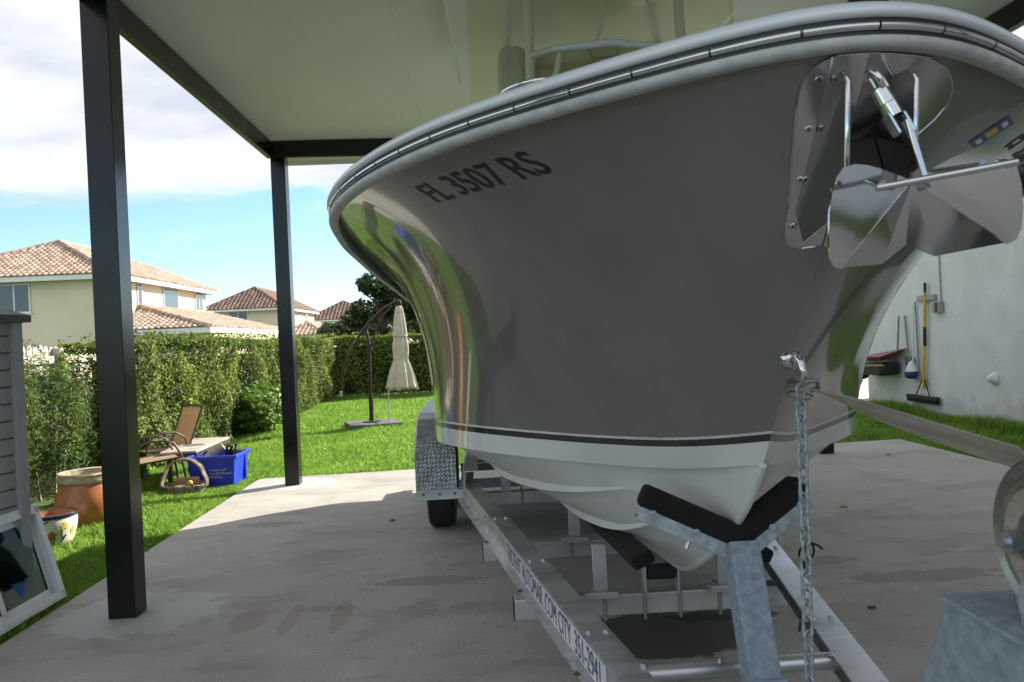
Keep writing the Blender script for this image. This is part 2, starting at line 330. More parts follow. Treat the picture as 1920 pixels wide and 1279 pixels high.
M('stucco_cream', (.72, .635, .475), .9, var=.04, scale=.6, bump=.3, bscale=8, coord='World')
M('trim_white', (.76, .76, .74), .6, var=.05)
M('tile_part', (.43, .3, .235), .8, var=.2, scale=3, objr=.35)
M('tile_mass', (.43, .3, .235), .8, var=.2, scale=3, island=.35, coord='World')
M('tile_dark', (.2, .125, .1), .8, var=.2, scale=3, island=.35, coord='World')
M('tile_under', (.2, .1, .06), .9, coord='World')
M('fence_wood', (.5, .46, .4), .85, var=.15, scale=6, bump=.4, bscale=30, stretch=(4, 4, .5), objr=.15)
M('broom_yellow', (.62, .4, .03), .45); M('plastic_black', (.013, .013, .014), .5); M('plastic_white', (.7, .7, .7), .5); M('plastic_blue', (.03, .03, .14), .6)
M('barrow_red', (.23, .05, .05), .5, var=.2, scale=9); M('steel_grey', (.25, .25, .25), .5, .6); M('wood_brown', (.3, .16, .07), .7, scale=8)
M('box_grey', (.33, .32, .28), .6)
M('console_cream', (.6, .57, .46), .35, coat=.2)
M('seat_vinyl', (.5, .5, .46), .55)
def clearv(m, n, l, b):
    tr = n.new('ShaderNodeBsdfTransparent'); tr.inputs[0].default_value = (.94, .92, .78, 1); ms = n.new('ShaderNodeMixShader'); ms.inputs[0].default_value = .08
    l.new(tr.outputs[0], ms.inputs[1]); l.new(b.outputs[0], ms.inputs[2]); l.new(ms.outputs[0], n['Material Output'].inputs[0])
M('clear_vinyl', (.5, .5, .3), .1, var=.1, scale=2, extra=clearv)
M('navy_cloth', (.012, .014, .035), .8); M('mesh_grey', (.2, .2, .22), .7)
M('engine_dark', (.02, .02, .022), .3, coat=.4)
M('asphalt', (.06, .06, .062), .9, bump=.4, bscale=60, coord='World')
M('leaf_dry', (.4, .33, .2), .8)
M('dry_grass', (.42, .4, .14), .8, island=.3, trans=.3, coord='World')
M('pail_blue', (.03, .13, .36), .5)
M('rust_red', (.3, .05, .02), .6)
# ---------------------------------------------------------------- ground, slab, grass
g = MB(); g.add([(-400,-300,-.06),(400,-300,-.06),(400,700,-.06),(-400,700,-.06)], [(0,1,2,3)]); g.build('ground', 'lawn', kind='structure', origin=(0,0,-.06))
SL = [(-2.67,-9.),(5.34,-9.),(5.35,9.89),(-2.6,9.33),(-2.67,9.25)]
g = MB(); g.prism([(x,y,-.25) for x,y in SL], (0,0,.25)); g.build('concrete_slab', 'concrete', kind='structure', bevel=.012, origin=(0,0,-.25))
g = MB(); g.box((1,-16,-.035),(60,7,.05)); g.build('road', 'asphalt', kind='structure')
g = MB(); g.box((16,19.2,-.03),(17.2,8,.06)); g.build('pavement', 'concrete', kind='structure')
g = MB(); g.prism([(-4.6,9.5,-.058),(-4.05,9.6,-.058),(-3.95,14,-.058),(-3.85,22.9,-.058),(-4.6,22.9,-.058)], (0,0,.02)); g.build('soil_bed', 'soil', kind='structure')
def inslab(x, y): return (x > -2.69) & (x < 5.37) & (y < 9.33+(x+2.6)*.0705)
def grass_patch(n, x0, x1, y0, y1, h, wd, p=1.):
    x = rng.uniform(x0, x1, n); u = rng.uniform(0, 1, n); y = y0+(y1-y0)*u**p
    k = ~inslab(x, y) & (x > -4.62+.03*rng.normal(0,1,n)) & (x < 7.1) & ~((x > 5.9) & (y > 14.6)); x, y = x[k], y[k]; n = len(x)
    hh = h*rng.uniform(.45, 1.25, n)*(1+.25*np.sin(x*3.1+1.3*np.sin(y*2.3))); a = rng.uniform(0, 2*np.pi, n); ln = rng.normal(0, .45, (n, 2))*hh[:, None]
    # edges of the slab and the wall foot grow taller
    hh = np.where(x > 6.9, hh*2.2, hh)
    b = np.stack([x, y, np.full(n, -.06)], 1); d = np.stack([np.cos(a), np.sin(a), np.zeros(n)], 1)*wd*.5
    t = b+np.stack([ln[:, 0], ln[:, 1], hh], 1)
    m = b+np.stack([ln[:, 0]*.35, ln[:, 1]*.35, hh*.6], 1)
    return np.stack([b-d, b+d, m+d*.7, t, m-d*.7], 1)
G1 = [grass_patch(70000, -4.6, -2.68, 4.0, 8.2, .085, .008), grass_patch(60000, -4.6, -2.6, 8.2, 11.5, .085, .009), grass_patch(75000, -4.6, 1.6, 9.3, 14, .075, .011),
      grass_patch(70000, -4.6, 1.8, 14, 23.2, .075, .016), grass_patch(14000, 4.6, 7.15, 8.0, 14.5, .075, .013), grass_patch(16000, 5.3, 7.15, 6.0, 9.5, .08, .011), grass_patch(4500, 6.88, 7.1, 7, 14.3, .075, .012),
      grass_patch(9000, -2.78, -2.66, 4.2, 9.3, .07, .008), grass_patch(8000, -2.6, 1.2, 9.32, 9.75, .06, .01)]
o = npmesh('grass', np.concatenate(G1), 5, 'grass', kind='stuff', origin=(-3, 10, 0)); tag(o, 'short green lawn grass around the concrete slab', 'grass')
dg_ = np.concatenate([grass_patch(5200, -4.6, -2.68, 4.6, 11.5, .06, .008), grass_patch(5200, -4.6, 1.7, 9.4, 22, .06, .013), grass_patch(900, 5.3, 7.1, 7, 14, .06, .01)])
o = npmesh('dry_grass', dg_, 5, 'dry_grass', kind='stuff', origin=(-3, 10, 0)); tag(o, 'straw coloured dry blades among the lawn grass', 'grass')
def scatter(name, label, cat, locs, mat, r):
    for i, (x, y, z) in enumerate(locs):
        m = MB(); n = 7; q = [(x+r*(1+.3*math.sin(5*k))*math.cos(2*math.pi*k/n), y+r*.7*math.sin(2*math.pi*k/n), z+.004+.006*(k % 2)) for k in range(n)]
        m.prism(q, (0, 0, r*.25)); tag(m.build(name, mat), label[i], cat)
scatter('dry_leaf', ['pale dry leaf on the slab near the far right corner', 'small yellow leaf on the slab right of the chain'], 'leaf', [(4.6, 8.77, 0), (2.97, 6.41, 0)], 'leaf_dry', .032)
scatter('pebble', ['small black pebble on the slab right of the trailer', 'small black pebble on the slab left of the trailer wheel'], 'pebble', [(2.04, 4.12, 0), (-.82, 6.78, 0)], 'plastic_black', .022)
m = MB(); m.add([(5.85,11.35,.09),(6.3,11.25,.08),(6.38,11.6,.1),(5.98,11.72,.11),(6.1,11.5,.15)], [(0,1,4),(1,2,4),(2,3,4),(3,0,4)]); tag(m.build('paper_sheet', 'paper', solid=.004), 'crumpled white paper lying on the grass by the white wall', 'paper')
# ---------------------------------------------------------------- carport
cp = thing('carport', 'flat roofed carport with black metal posts and white panel ceiling over the boat', 'carport', (.9, 6.5, 0))
PW = .157
for x, y in ((-2.155, 4.73), (-2.148, 8.85), (4.02, 9.12), (3.98, 4.73), (-2.155, .95), (3.98, .95)):
    m = MB(); m.box((x, y, 1.83), (PW, PW, 3.66)); m.build('post', 'carport_dark', cp, bevel=.004)
BZ0, BZ1 = 3.6, 3.775
def beam(a, b, wd=.06, z0=BZ0, z1=BZ1):
    m = MB(); m.bar((*a, (z0+z1)/2), (*b, (z0+z1)/2), wd, z1-z0); m.build('beam', 'carport_dark', cp, bevel=.004)
beam((-2.205, .65), (-2.205, 8.62)); beam((-2.235, 8.65), (4.05, 8.95)); beam((3.93, .65), (3.93, 8.9)); beam((-2.235, .6), (4.0, .6))
m = MB(); m.bar((3.985, .65, 3.63), (3.985, 9.4, 3.63), .05, .02); m.build('flange', 'alu_dull', cp)
k = 7; xs = np.linspace(-2.34, 4.1, k+1)
for i in range(k):
    m = MB(); m.box(((xs[i]+xs[i+1])/2, 5.1, 3.835), (xs[i+1]-xs[i]-.0012, 9.1, .1)); m.build('roof_panel', 'ceiling', cp)
m = MB(); m.box((.88, 9.67, 3.815), (6.5, .04, .15)); m.build('fascia', 'trim_white', cp)
for x in (-2.36, 4.12): m = MB(); m.box((x, 5.1, 3.83), (.03, 9.14, .13)); m.build('fascia', 'trim_white', cp)
sp = thing('ceiling_speaker', 'small dark speaker box with a grey grille hung under the carport ceiling', 'speaker', (2.73, 5.22, 3.42))
m = MB(); m.box((2.755, 5.3, 3.6), (.22, .2, .33)); m.build('cabinet', 'navy_cloth', sp, bevel=.01)
m = MB(); m.box((2.675, 5.193, 3.58), (.06, .012, .24)); m.build('grille', 'mesh_grey', sp)
m = MB(); m.box((2.755, 5.3, 3.775), (.08, .08, .03)); m.build('bracket', 'carport_dark', sp)
# ---------------------------------------------------------------- boat hull lines (bow towards -Y, centreline X = XC)
XC = .77
SH = np.array([(1.43,0,2.10),(1.445,.06,2.10),(1.465,.12,2.099),(1.505,.21,2.097),(1.59,.335,2.092),(1.68,.46,2.087),(1.78,.59,2.081),(1.885,.715,2.075),(2.0,.835,2.07),(2.12,.935,2.063),(2.24,1.02,2.057),(2.353,1.09,2.05),(2.48,1.155,2.044),(2.65,1.225,2.035),(2.9,1.288,2.02),(3.4,1.325,1.995),(4.5,1.335,1.955),(6.5,1.29,1.87),(8.4,1.24,1.82)])
CH = np.array([(2.15,0,1.16),(2.3,.085,1.13),(2.5,.20,1.1),(2.7,.33,1.087),(2.84,.45,1.082),(3.04,.63,1.08),(3.2,.765,1.08),(3.4,.875,1.075),(3.65,.95,1.06),(3.9,1.0,1.04),(4.5,1.05,1.0),(5.3,1.08,.96),(8.4,1.1,.92)])
KE = np.array([(2.15,0,1.16),(2.2,0,1.09),(2.3,0,1.0),(2.424,0,.918),(2.7,0,.75),(3.07,0,.585),(3.6,0,.53),(5,0,.5),(8.4,0,.49)])
_pc = {}
def par(A, f):
    key = id(A)
    if key not in _pc:
        d = np.r_[0, np.cumsum(np.linalg.norm(np.diff(A, axis=0), axis=1))]; d /= d[-1]; dd = np.linspace(0, 1, 800)
        B = np.stack([np.interp(dd, d, A[:, i]) for i in range(3)], 1)
        for kw in (31, 21, 11):
            k = np.ones(kw)/kw; h = kw//2
            Bp = np.concatenate([2*B[0]-B[1:h+1][::-1], B, 2*B[-1]-B[-h-1:-1][::-1]])
            if A is SH: Bp[:h] = B[1:h+1][::-1]*np.array([1, -1, 1])   # the rail runs round the bow without a corner
            B = np.stack([np.convolve(Bp[:, i], k, 'valid') for i in range(3)], 1)
        _pc[key] = (dd, B)
    dd, B = _pc[key]; return np.stack([np.interp(f, dd, B[:, i]) for i in range(3)], -1)
def sh_b(f):
    # half breadth of the sheer near the stem is forced onto the centreline
    p = par(SH, f); return p
MF, MV = [0,.09,.16,.24,.45,1], [.5,.57,.78,.93,.95,.7]
KXF = np.linspace(0, 1, 101); KXV = np.interp(KXF, [0,.08,.15,.22,.3,.4,.5,.6,.7,1], [.35,.13,.02,-.06,-.05,0,.15,.45,.7,.9]); KXV = np.convolve(np.pad(KXV, 6, mode='edge'), np.ones(13)/13, 'valid')
def topside(f, v, off=0, side=-1):
    f = np.asarray(f, float); v = np.asarray(v, float)
    S = par(SH, f); C = par(CH, f**.9); k = np.interp(f, KXF, KXV)
    m = np.interp(f, MF, MV); ky = np.interp(f, [0,.1,.2,.35,.6,1], [.55,.42,.15,.05,.3,.5])
    Q = np.stack([C[...,0]+ky*(S-C)[...,0], C[...,1]+k*(S-C)[...,1], C[...,2]+m*(S-C)[...,2]], -1)
    w_ = v[..., None]; p = (1-w_)**2*C+2*w_*(1-w_)*Q+w_*w_*S
    q = np.stack([XC+side*p[...,1], p[...,0], p[...,2]], -1)
    if off:
        e = 1e-3; a = topside(np.minimum(f+e, 1), v, 0, side)-topside(np.maximum(f-e, 0), v, 0, side); b = topside(f, np.minimum(v+e, 1), 0, side)-topside(f, np.maximum(v-e, 0), 0, side)
        n = np.cross(a, b)*side; n /= np.maximum(np.linalg.norm(n, axis=-1)[..., None], 1e-9); q = q+n*off
    return q
FS = np.linspace(0, 1, 111)**1.35
boat = thing('motor_boat', 'grey hulled centre console boat with white bottom standing on the trailer', 'boat', (XC, 4.8, 0))
def vh(f_, h):
    # section parameter at a given fraction of the height between chine and sheer
    m_ = float(np.interp(f_, MF, MV)); a_ = 1-2*m_
    return h if abs(a_) < 1e-6 else (-2*m_+math.sqrt(4*m_*m_+4*a_*h))/(2*a_)
def hull_band(name, mat, v0, v1, nv, off=0):
    # one continuous sheet from the stern along starboard, round the stem, back along port
    f2 = np.r_[FS[::-1], FS[1:]]; sd_ = np.r_[-np.ones(len(FS)), np.ones(len(FS)-1)]
    P = []
    for f_, s_ in zip(f2, sd_): P.append(topside(np.full(nv, f_), np.linspace(vh(f_, v0), vh(f_, v1), nv), off, s_))
    m = MB(); m.grid(P); return m.build(name, mat, boat, smooth=35)
hull_band('topside', 'hull_grey', .112, 1, 44)
hull_band('pinstripe', 'decal_white', .103, .1125, 2)
hull_band('boot_stripe', 'hull_black', .079, .1035, 3)
hull_band('chine_band', 'hull_white', 0, .0795, 4)
# transom
def outline(f_): return [topside(f_, v) for v in np.linspace(0, 1, 12)]
m = MB(); st = [tuple(p) for p in outline(1.)]; st2 = [(2*XC-p[0], p[1], p[2]) for p in st[::-1]]; m.add(st+st2+[(XC, 8.4, .49)], [tuple(range(len(st+st2)+1))]); m.build('transom', 'hull_white', boat)
# bottom with lifting strakes
BV = [(0,0),(.06,.0),(.3,.004),(.33,.004),(.40,.03),(.405,0),(.62,.004),(.66,.004),(.73,.03),(.735,0),(.9,0),(1,0)]
def bottom(f_, s_):
    C = par(CH, f_**.9); K = par(KE, f_**.9); out_ = []
    kr = max(0, min(1, (f_-.07)/.1))
    C2 = C+np.array([0, -min(.035, C[1]*.25), .004])
    for v, of in BV:
        p = K+(C2-K)*v; bow = .05*math.sin(math.pi*v)*max(0, min(1, (f_-.1)*4))
        b_, z_ = p[1], p[2]-bow*.6-of*kr
        if v > .94: b_ -= 0
        out_.append((XC+s_*b_, p[0], z_))
    out_.append((XC+s_*C[1], C[0], C[2])); return out_
f2 = list(FS[::-1])+list(FS[1:]); P = [bottom(f_, -1) for f_ in FS[::-1]]; P2 = [bottom(f_, 1) for f_ in FS]
m = MB(); m.grid(P, flip=True); m.grid(P2, flip=True); m.build('hull_bottom', 'bottom_white', boat, smooth=28)
m = MB(); kp = [par(KE, f_**.9) for f_ in FS]; m.tube([(XC, p[0], p[2]) for p in kp], .012, 6); m.build('keel_strip', 'bottom_white', boat, smooth=60)
# rub rail: white rubber body, dark groove, stainless strip in lengths with screws
def sheer_frame(f_, s_=-1):
    p = topside(f_, 1., 0, s_); e = .004; a = topside(min(f_+e, 1), 1., 0, s_)-topside(max(f_-e, 0), 1., 0, s_)
    if f_ < .003: a = np.array([s_*1., 0, 0])
    a /= np.linalg.norm(a); n = np.array([a[1], -a[0], 0]) if s_ < 0 else np.array([-a[1], a[0], 0])
    n = n*(-1 if (n @ np.array([s_*1., -.3, 0])) < 0 else 1); return p, a, n/np.linalg.norm(n)
FR = [(f_, -1) for f_ in FS[::-1]]+[(f_, 1) for f_ in FS[1:]]
def sweep(name, prof, mat, fr=FR, parent=boat, smooth=50, closed=True):
    P = []
    for f_, s_ in fr:
        p, a, n = sheer_frame(f_, s_); P.append([tuple(p+n*x+np.array([0, 0, z])) for x, z in prof])
    m = MB(); m.grid(P, closev=closed); return m.build(name, mat, parent, smooth=smooth)
sweep('rub_rail', [(-.01,-.039),(.008,-.0405),(.019,-.036),(.0235,-.0275),(.0215,-.0195),(.013,-.0155),(-.01,-.0155)], 'rub_white')
sweep('rail_channel', [(-.01,-.0155),(.0125,-.0155),(.0125,.0175),(-.01,.0175)], 'rub_dark')
sweep('gunwale', [(-.012,.0175),(.02,.0178),(.027,.022),(.028,.028),(.025,.035),(.016,.044),(-.004,.054),(-.03,.061),(-.06,.066),(-.16,.071),(-.25,.066),(-.262,.055),(-.255,.03),(-.2,.03),(-.05,.03)], 'gel_white', fr=[(max(f_, .0), s_) for f_, s_ in FR])
strip_prof = [(.0125,-.0085),(.0185,-.0075),(.0225,-.004),(.0235,0),(.0225,.004),(.0185,.0075),(.0125,.0085)]
sb = [0,.0185,.041,.063,.083,.103,.122,.141,.16,.178,.198,.22,.25,.29,.34,.4,.5,.7,1]
for s_ in (-1, 1):
    for a, b in zip(sb[:-1], sb[1:]):
        if s_ > 0 and a > .3: break
        fr = [(x, s_) for x in np.linspace(a+.0003, b-.0003, 9)]
        sweep('rail_strip', strip_prof, 'stainless', fr, closed=False)
        p, ax, n = sheer_frame(b, s_)
        m = MB(); m.lathe(Vector(p)+Vector(n)*.016, [(0,.0085),(.0025,.0085),(.004,.006),(.0045,0)], 10, n); m.build('rail_screw', 'screw', boat)
# deck inside the gunwale, floor
m = MB(); ring = []
for f_, s_ in FR:
    p, a, n = sheer_frame(f_, s_); q = p+n*-.258; ring.append((q[0], q[1], 1.5))
fl = []
for f_, s_ in FR:
    if f_ < .3: continue
    q = topside(f_, .5, 0, s_); fl.append((XC+(q[0]-XC)*.8, q[1], 1.5))
m.add(fl, [tuple(range(len(fl)))]); m.build('cockpit_floor', 'gel_white', boat)
# foredeck plate with stainless hatch ring
m = MB(); fd = [r for r in ring if r[1] < 2.35]; m.prism([(x, y, 2.10) for x, y, z in fd], (0, 0, .03)); m.build('foredeck', 'gel_white', boat)
m = MB(); p, a, n = sheer_frame(.107); c = Vector(p)+Vector(n)*-.075+Vector((0,0,.068)); tg = Vector(a)
m.tube([c+tg*(.075*math.cos(t))+Vector(n)*(.04*math.sin(t))+Vector((0,0,.006)) for t in np.linspace(0, 2*math.pi, 25)[:-1]], .005, 6, closed=True); m.build('cleat_ring', 'stainless', boat, smooth=60)
# registration number on the flare
v_, f_ = text_mesh('FL 3507 RS', 1, .012); v_[:, 0] -= v_[:, 0].min(); v_[:, 1] -= v_[:, 1].min(); v_[:, 0] /= v_[:, 0].max(); v_[:, 1] /= v_[:, 1].max()
v_, f_ = subdiv_flat(v_, f_, .05)
def lettering(u, h, s_):
    f0, v0, f1, v1 = .1595, .817, .0946, .854
    if s_ > 0: u = 1-u
    fb = f0+(f1-f0)*u; vb = v0+(v1-v0)*u; ft = .1699+(.1058-.1699)*u; vt = .89+(.914-.89)*u
    return topside(fb+(ft-fb)*h, vb+(vt-vb)*h, .0015, s_)
m = MB(); m.add([tuple(x) for x in lettering(v_[:, 0], v_[:, 1], -1)], f_); o = m.build('registration_number', 'vinyl_black', boat); o['label'] = 'black registration lettering FL 3507 RS on the bow'
m = MB(); m.add([tuple(x) for x in lettering(v_[:, 0], v_[:, 1], 1)], [q[::-1] for q in f_]); m.build('registration_number', 'vinyl_black', boat)
# validation decal on the other bow
def patch(name, mat, s_, f0, f1, v0, v1, off, n=6):
    P = [[tuple(topside(a, b, off, s_)) for b in np.linspace(v0, v1, n)] for a in np.linspace(f0, f1, n)]
    m = MB(); m.grid(P); return m.build(name, mat, boat)
def decal(name, mat, u0, u1, w0, w1, off, n=6):
    P = []
    for u in np.linspace(u0, u1, n):
        P.append([tuple(topside((.0657+.0153*u)*(1-q)+(.0745+.0145*u)*q, (.858+.07*u)*(1-q)+(.854+.066*u)*q, off, 1)) for q in np.linspace(w0, w1, n)])
    m = MB(); m.grid(P); return m.build(name, mat, boat)
decal('validation_decal', 'ink_blue', 0, 1, 0, 1, .0015); decal('decal_centre', 'ink_yellow', .36, .64, .2, .8, .0025); decal('decal_date', 'decal_white', .1, .24, .25, .75, .0025); decal('decal_date', 'decal_white', .76, .9, .25, .75, .0025)
patch('drain_fitting', 'hull_black', -1, .40, .418, .028, .05, .003)
# bow eye
m = MB(); e = Vector(topside(0., .32)); m.lathe(e+Vector((0, .012, 0)), [(0,.02),(.016,.02),(.024,.012),(.026,0)], 18, (0, -.93, -.35)); m.build('eye_base', 'stainless', boat, smooth=50)
m = MB(); m.tube([e+Vector((0, -.0, .012)), e+Vector((0, -.03, .012)), e+Vector((0, -.05, -.002)), e+Vector((.003, -.056, -.03)), e+Vector((.005, -.05, -.055)), e+Vector((.005, -.02, -.062)), e+Vector((.004, .03, -.06))], .0095, 10); m.build('bow_eye', 'stainless', boat, smooth=60)
EYE = e
# anchor pocket: stainless plate wrapped round the stem, two cheeks, dark well
def pl(fv, s_): return [tuple(topside(a, b, .004, s_)) for a, b in fv]
PO = [(0,.965),(.006,.963),(.011,.955),(.0155,.935),(.0165,.90),(.0150,.8),(.0128,.70),(.0118,.645),(.0108,.62),(.008,.605),(0,.595)]
for s_ in (-1, 1):
    rows = []
    for t in np.linspace(0, 1, 44):
        vv = .598+(.962-.598)*t
        fm = float(np.interp(vv, [.595,.602,.612,.63,.66,.7,.8,.9,.925,.945,.957,.965], [.004,.0078,.0103,.0117,.0123,.0128,.0150,.0166,.0163,.0145,.0115,.007]))*(1.0 if s_ < 0 else .95)
        if s_ > 0: fm = float(np.interp(vv, [.595,.7,.8,.87,.9,.92,.94,.955,.965], [.010,.014,.022,.034,.037,.036,.0325,.027,.016]))
        rows.append([tuple(topside(fm*q, vv, .0035, s_)) for q in np.linspace(0, 1, 7)])
    m = MB(); m.grid(rows, flip=(s_ > 0)); m.build('anchor_plate', 'stainless_dull', boat, smooth=40)
    edge = [r[-1] for r in rows]; m = MB(); m.tube([rows[0][k] for k in range(0, 7, 2)]+edge+[rows[-1][k] for k in range(6, -1, -2)], .0022, 6); m.build('plate_rim', 'stainless', boat, smooth=60)
    for (a, b) in ((.0118,.925),(.0117,.84),(.0108,.745),(.0098,.65)):
        if s_ > 0 and b < .9: continue
        pt = Vector(topside(a, b, .004, s_)); nn = (Vector(topside(a, b, .02, s_))-pt).normalized()
        m = MB(); m.lathe(pt, [(.0085,0),(.0085,.0015),(.007,.003),(0,.003)], 14, nn); q = nn.to_track_quat('Z', 'Y')
        o = m.build('plate_screw', 'stainless_dull', boat, smooth=40)
        m = MB(); rt = q.to_matrix() @ Matrix.Rotation(.6, 3, 'Z'); m.box(pt+nn*.0032, (.009, .0018, .001), rt); m.box(pt+nn*.0032, (.0018, .009, .001), rt); m.build('screw_slot', 'plastic_black', o)
CHK = .062
for s_ in (-1, 1):
    x = XC+s_*CHK
    m = MB(); poly = [(x,1.56,2.035),(x,1.452,2.022),(x,1.437,2.0),(x,1.455,1.84),(x,1.52,1.75),(x,1.66,1.72),(x,1.70,1.80)]
    m.prism(poly, (s_*.005, 0, 0)); m.build('roller_cheek', 'stainless', boat, bevel=.0015)
    m = MB(); m.tube([(x+s_*.003,1.454,2.018),(x+s_*.003,1.435,1.995),(x+s_*.003,1.453,1.835),(x+s_*.003,1.52,1.745)], .0055, 8); m.build('cheek_lip', 'stainless', boat, smooth=60)
m = MB(); m.box((XC,1.585,1.9),(CHK*2-.004,.012,.32), Matrix.Rotation(-.42,3,'X')); m.build('pocket_back', 'plastic_black', boat)
m = MB(); m.cyl((XC-CHK,1.5,1.80),(XC+CHK,1.5,1.80),.018,16); m.build('anchor_roller', 'plastic_black', boat, smooth=40)
for s_ in (-1,1):
    m = MB(); m.lathe((XC+s_*(CHK+.005),1.5,1.80), [(0,.012),(.008,.012),(.011,.006),(.011,0)], 12, (s_,0,0)); m.build('roller_bolt', 'stainless', boat, smooth=40)
# centre console, clear curtain, hardtop
CY = 4.55
m = MB(); m.prism([(XC-.44,CY,1.5),(XC+.44,CY,1.5),(XC+.44,CY,2.92),(XC+.40,CY,3.02),(XC+.2,CY,3.06),(XC-.2,CY,3.06),(XC-.40,CY,3.02),(XC-.44,CY,2.92)], (0,.75,0)); m.build('console', 'console_cream', boat, bevel=.03)
m = MB(); m.prism([(XC-.4,CY-.02,3.0),(XC+.4,CY-.02,3.0),(XC+.37,CY-.02,3.2),(XC+.2,CY-.02,3.235),(XC-.2,CY-.02,3.235),(XC-.37,CY-.02,3.2)], (0,.3,0)); m.build('console_seat', 'console_cream', boat, bevel=.03)
m = MB(); m.box((XC+.02,CY-.04,3.17),(.15,.02,.07)); m.build('console_locker', 'seat_vinyl', boat, bevel=.008)
m = MB(); m.box((XC,CY+.55,2.2),(1.0,.5,1.4)); m.build('leaning_post', 'seat_vinyl', boat, bevel=.05)
for s_ in (-1,1):
    m = MB(); m.tube([(XC+s_*.44,4.36,1.6),(XC+s_*.43,4.34,2.9),(XC+s_*.42,4.36,3.44)], .028, 10); m.build('hardtop_leg', 'gel_white', boat, smooth=60)
    m = MB(); m.tube([(XC+s_*.46,5.4,1.6),(XC+s_*.46,5.35,2.9),(XC+s_*.5,5.2,3.44)], .028, 10); m.build('hardtop_leg', 'gel_white', boat, smooth=60)
    m = MB(); m.tube([(XC+s_*.43,4.35,2.86),(XC+s_*.33,4.34,2.9),(XC+s_*.28,4.33,3.0),(XC+s_*.26,4.32,3.1)], .018, 8); m.build('rail_brace', 'gel_white', boat, smooth=60)
    m = MB(); m.box((XC+s_*.52,4.5,3.02),(.16,.3,.3)); m.build('side_pod', 'seat_vinyl', boat, bevel=.05)
m = MB(); m.tube([(XC-.43,4.34,3.09),(XC-.3,4.3,3.11),(XC,4.26,3.125),(XC+.3,4.3,3.11),(XC+.43,4.34,3.09)], .02, 10); m.build('grab_rail', 'gel_white', boat, smooth=60)
m = MB(); m.tube([(XC-.03,4.45,3.2),(XC+.02,4.42,3.44)], .012, 8); m.build('antenna_mount', 'gel_white', boat, smooth=60)
m = MB(); m.prism([(XC-.85,4.05,3.46),(XC+.85,4.05,3.46),(XC+.9,4.4,3.46),(XC+.85,6.0,3.46),(XC-.85,6.0,3.46),(XC-.9,4.4,3.46)], (0,0,.09)); m.build('hardtop', 'gel_white', boat, bevel=.03)
# clear vinyl enclosure panels
P = []
for t in np.linspace(0, 1, 25):
    a = -math.pi*.5+math.pi*t; x = XC+.765*math.copysign(abs(math.sin(a))**.55, math.sin(a)) ; y = 4.52-.24*math.cos(a)**.6 if math.cos(a) > 0 else 4.52
    P.append([(XC+(x-XC)*(1-.06*max(0, (2.95-z)/.6)**1.5), y, z) for z in np.linspace(2.2, 3.46, 9)])
m = MB(); m.grid(P); m.build('clear_curtain', 'clear_vinyl', boat, smooth=60)
# outboard
m = MB(); m.prism([(XC-.2,8.55,1.35),(XC+.2,8.55,1.35),(XC+.24,8.6,1.75),(XC+.17,8.6,2.05),(XC-.17,8.6,2.05),(XC-.24,8.6,1.75)], (0,.55,0)); m.build('engine_cowl', 'engine_dark', boat, bevel=.05)
m = MB(); m.box((XC,8.78,.95),(.16,.26,.85)); m.box((XC,8.9,.62),(.3,.42,.03)); m.box((XC,8.45,1.2),(.3,.2,.5)); m.build('engine_leg', 'engine_dark', boat, bevel=.02)
m = MB(); m.lathe((XC,8.75,.5),[(0,-.25),(.04,-.2),(.06,0),(.055,.15),(.04,.25),(0,.27)],14,(0,1,0))
for k in range(3):
    q = Matrix.Rotation(2*math.pi*k/3,3,'Y'); m.box(Vector((XC,9.0,.5))+q@Vector((0,0,.11)),(.1,.015,.15),q@Matrix.Rotation(.5,3,'Z'))
m.build('propeller', 'engine_dark', boat, smooth=40)
# ---------------------------------------------------------------- anchor
an = thing('plow_anchor', 'polished stainless plow anchor hanging from the bow roller', 'anchor', (XC, 1.37, 1.6))
def mirror(poly, s_): return [(XC+s_*x, y, z) for x, y, z in poly]
A = Vector((0,1.385,1.80)); T = Vector((0,1.44,1.69)); Pu = Vector((.165,1.335,1.80))-A; Pv = Vector((.165,1.375,1.668))-A
def fl_pt(x, z):
    # point of the fluke plane from its sideways offset and height, curled forward a little towards the edge
    y = 1.385+(x/.165)*(-.05)+(1.80-z)/.13*.03+.5*(x-.06)**2+.6*(z-1.76)**2; return (x, y, z)
FO = [(0,1.80),(.03,1.812),(.06,1.824),(.09,1.834),(.115,1.838),(.137,1.834),(.152,1.82),(.162,1.795),(.17,1.76),(.173,1.72),(.172,1.685),(.165,1.666),(.15,1.66)]
D2 = fl_pt(.15,1.664)
for s_ in (-1, 1):
    m = MB(); n_ = len(FO); vs = [fl_pt(.1,1.755)]
    for k in (.35,.7,1): vs += [fl_pt(.1+(x-.1)*k, 1.755+(z-1.755)*k) for x, z in FO]
    fs = [(0, 1+i, 1+(i+1) % n_) for i in range(n_)]
    for r in (0, 1): fs += [(1+r*n_+i, 1+(r+1)*n_+i, 1+(r+1)*n_+(i+1) % n_, 1+r*n_+(i+1) % n_) for i in range(n_)]
    m.add(mirror(vs, s_), fs); o = m.build('fluke', 'stainless', an, solid=.0045, smooth=60); es = o.modifiers.new('split', 'EDGE_SPLIT'); es.split_angle = R_(40)
    m = MB(); q = mirror([tuple(A),D2,(.05,1.44,1.66),tuple(T)], s_); m.add(q, [(0,1,2,3)]); m.build('fluke_web', 'stainless', an, solid=.005)
    m = MB(); q = mirror([(.108,1.27,1.786),(.112,1.31,1.80)], s_); m.tube(q, [.008,.006], 8); m.build('bar_boss', 'stainless', an, smooth=60)
m = MB(); m.tube([(XC-.118,1.272,1.782),(XC+.118,1.272,1.79)], .0062, 10); m.build('roll_bar', 'stainless', an, smooth=60)
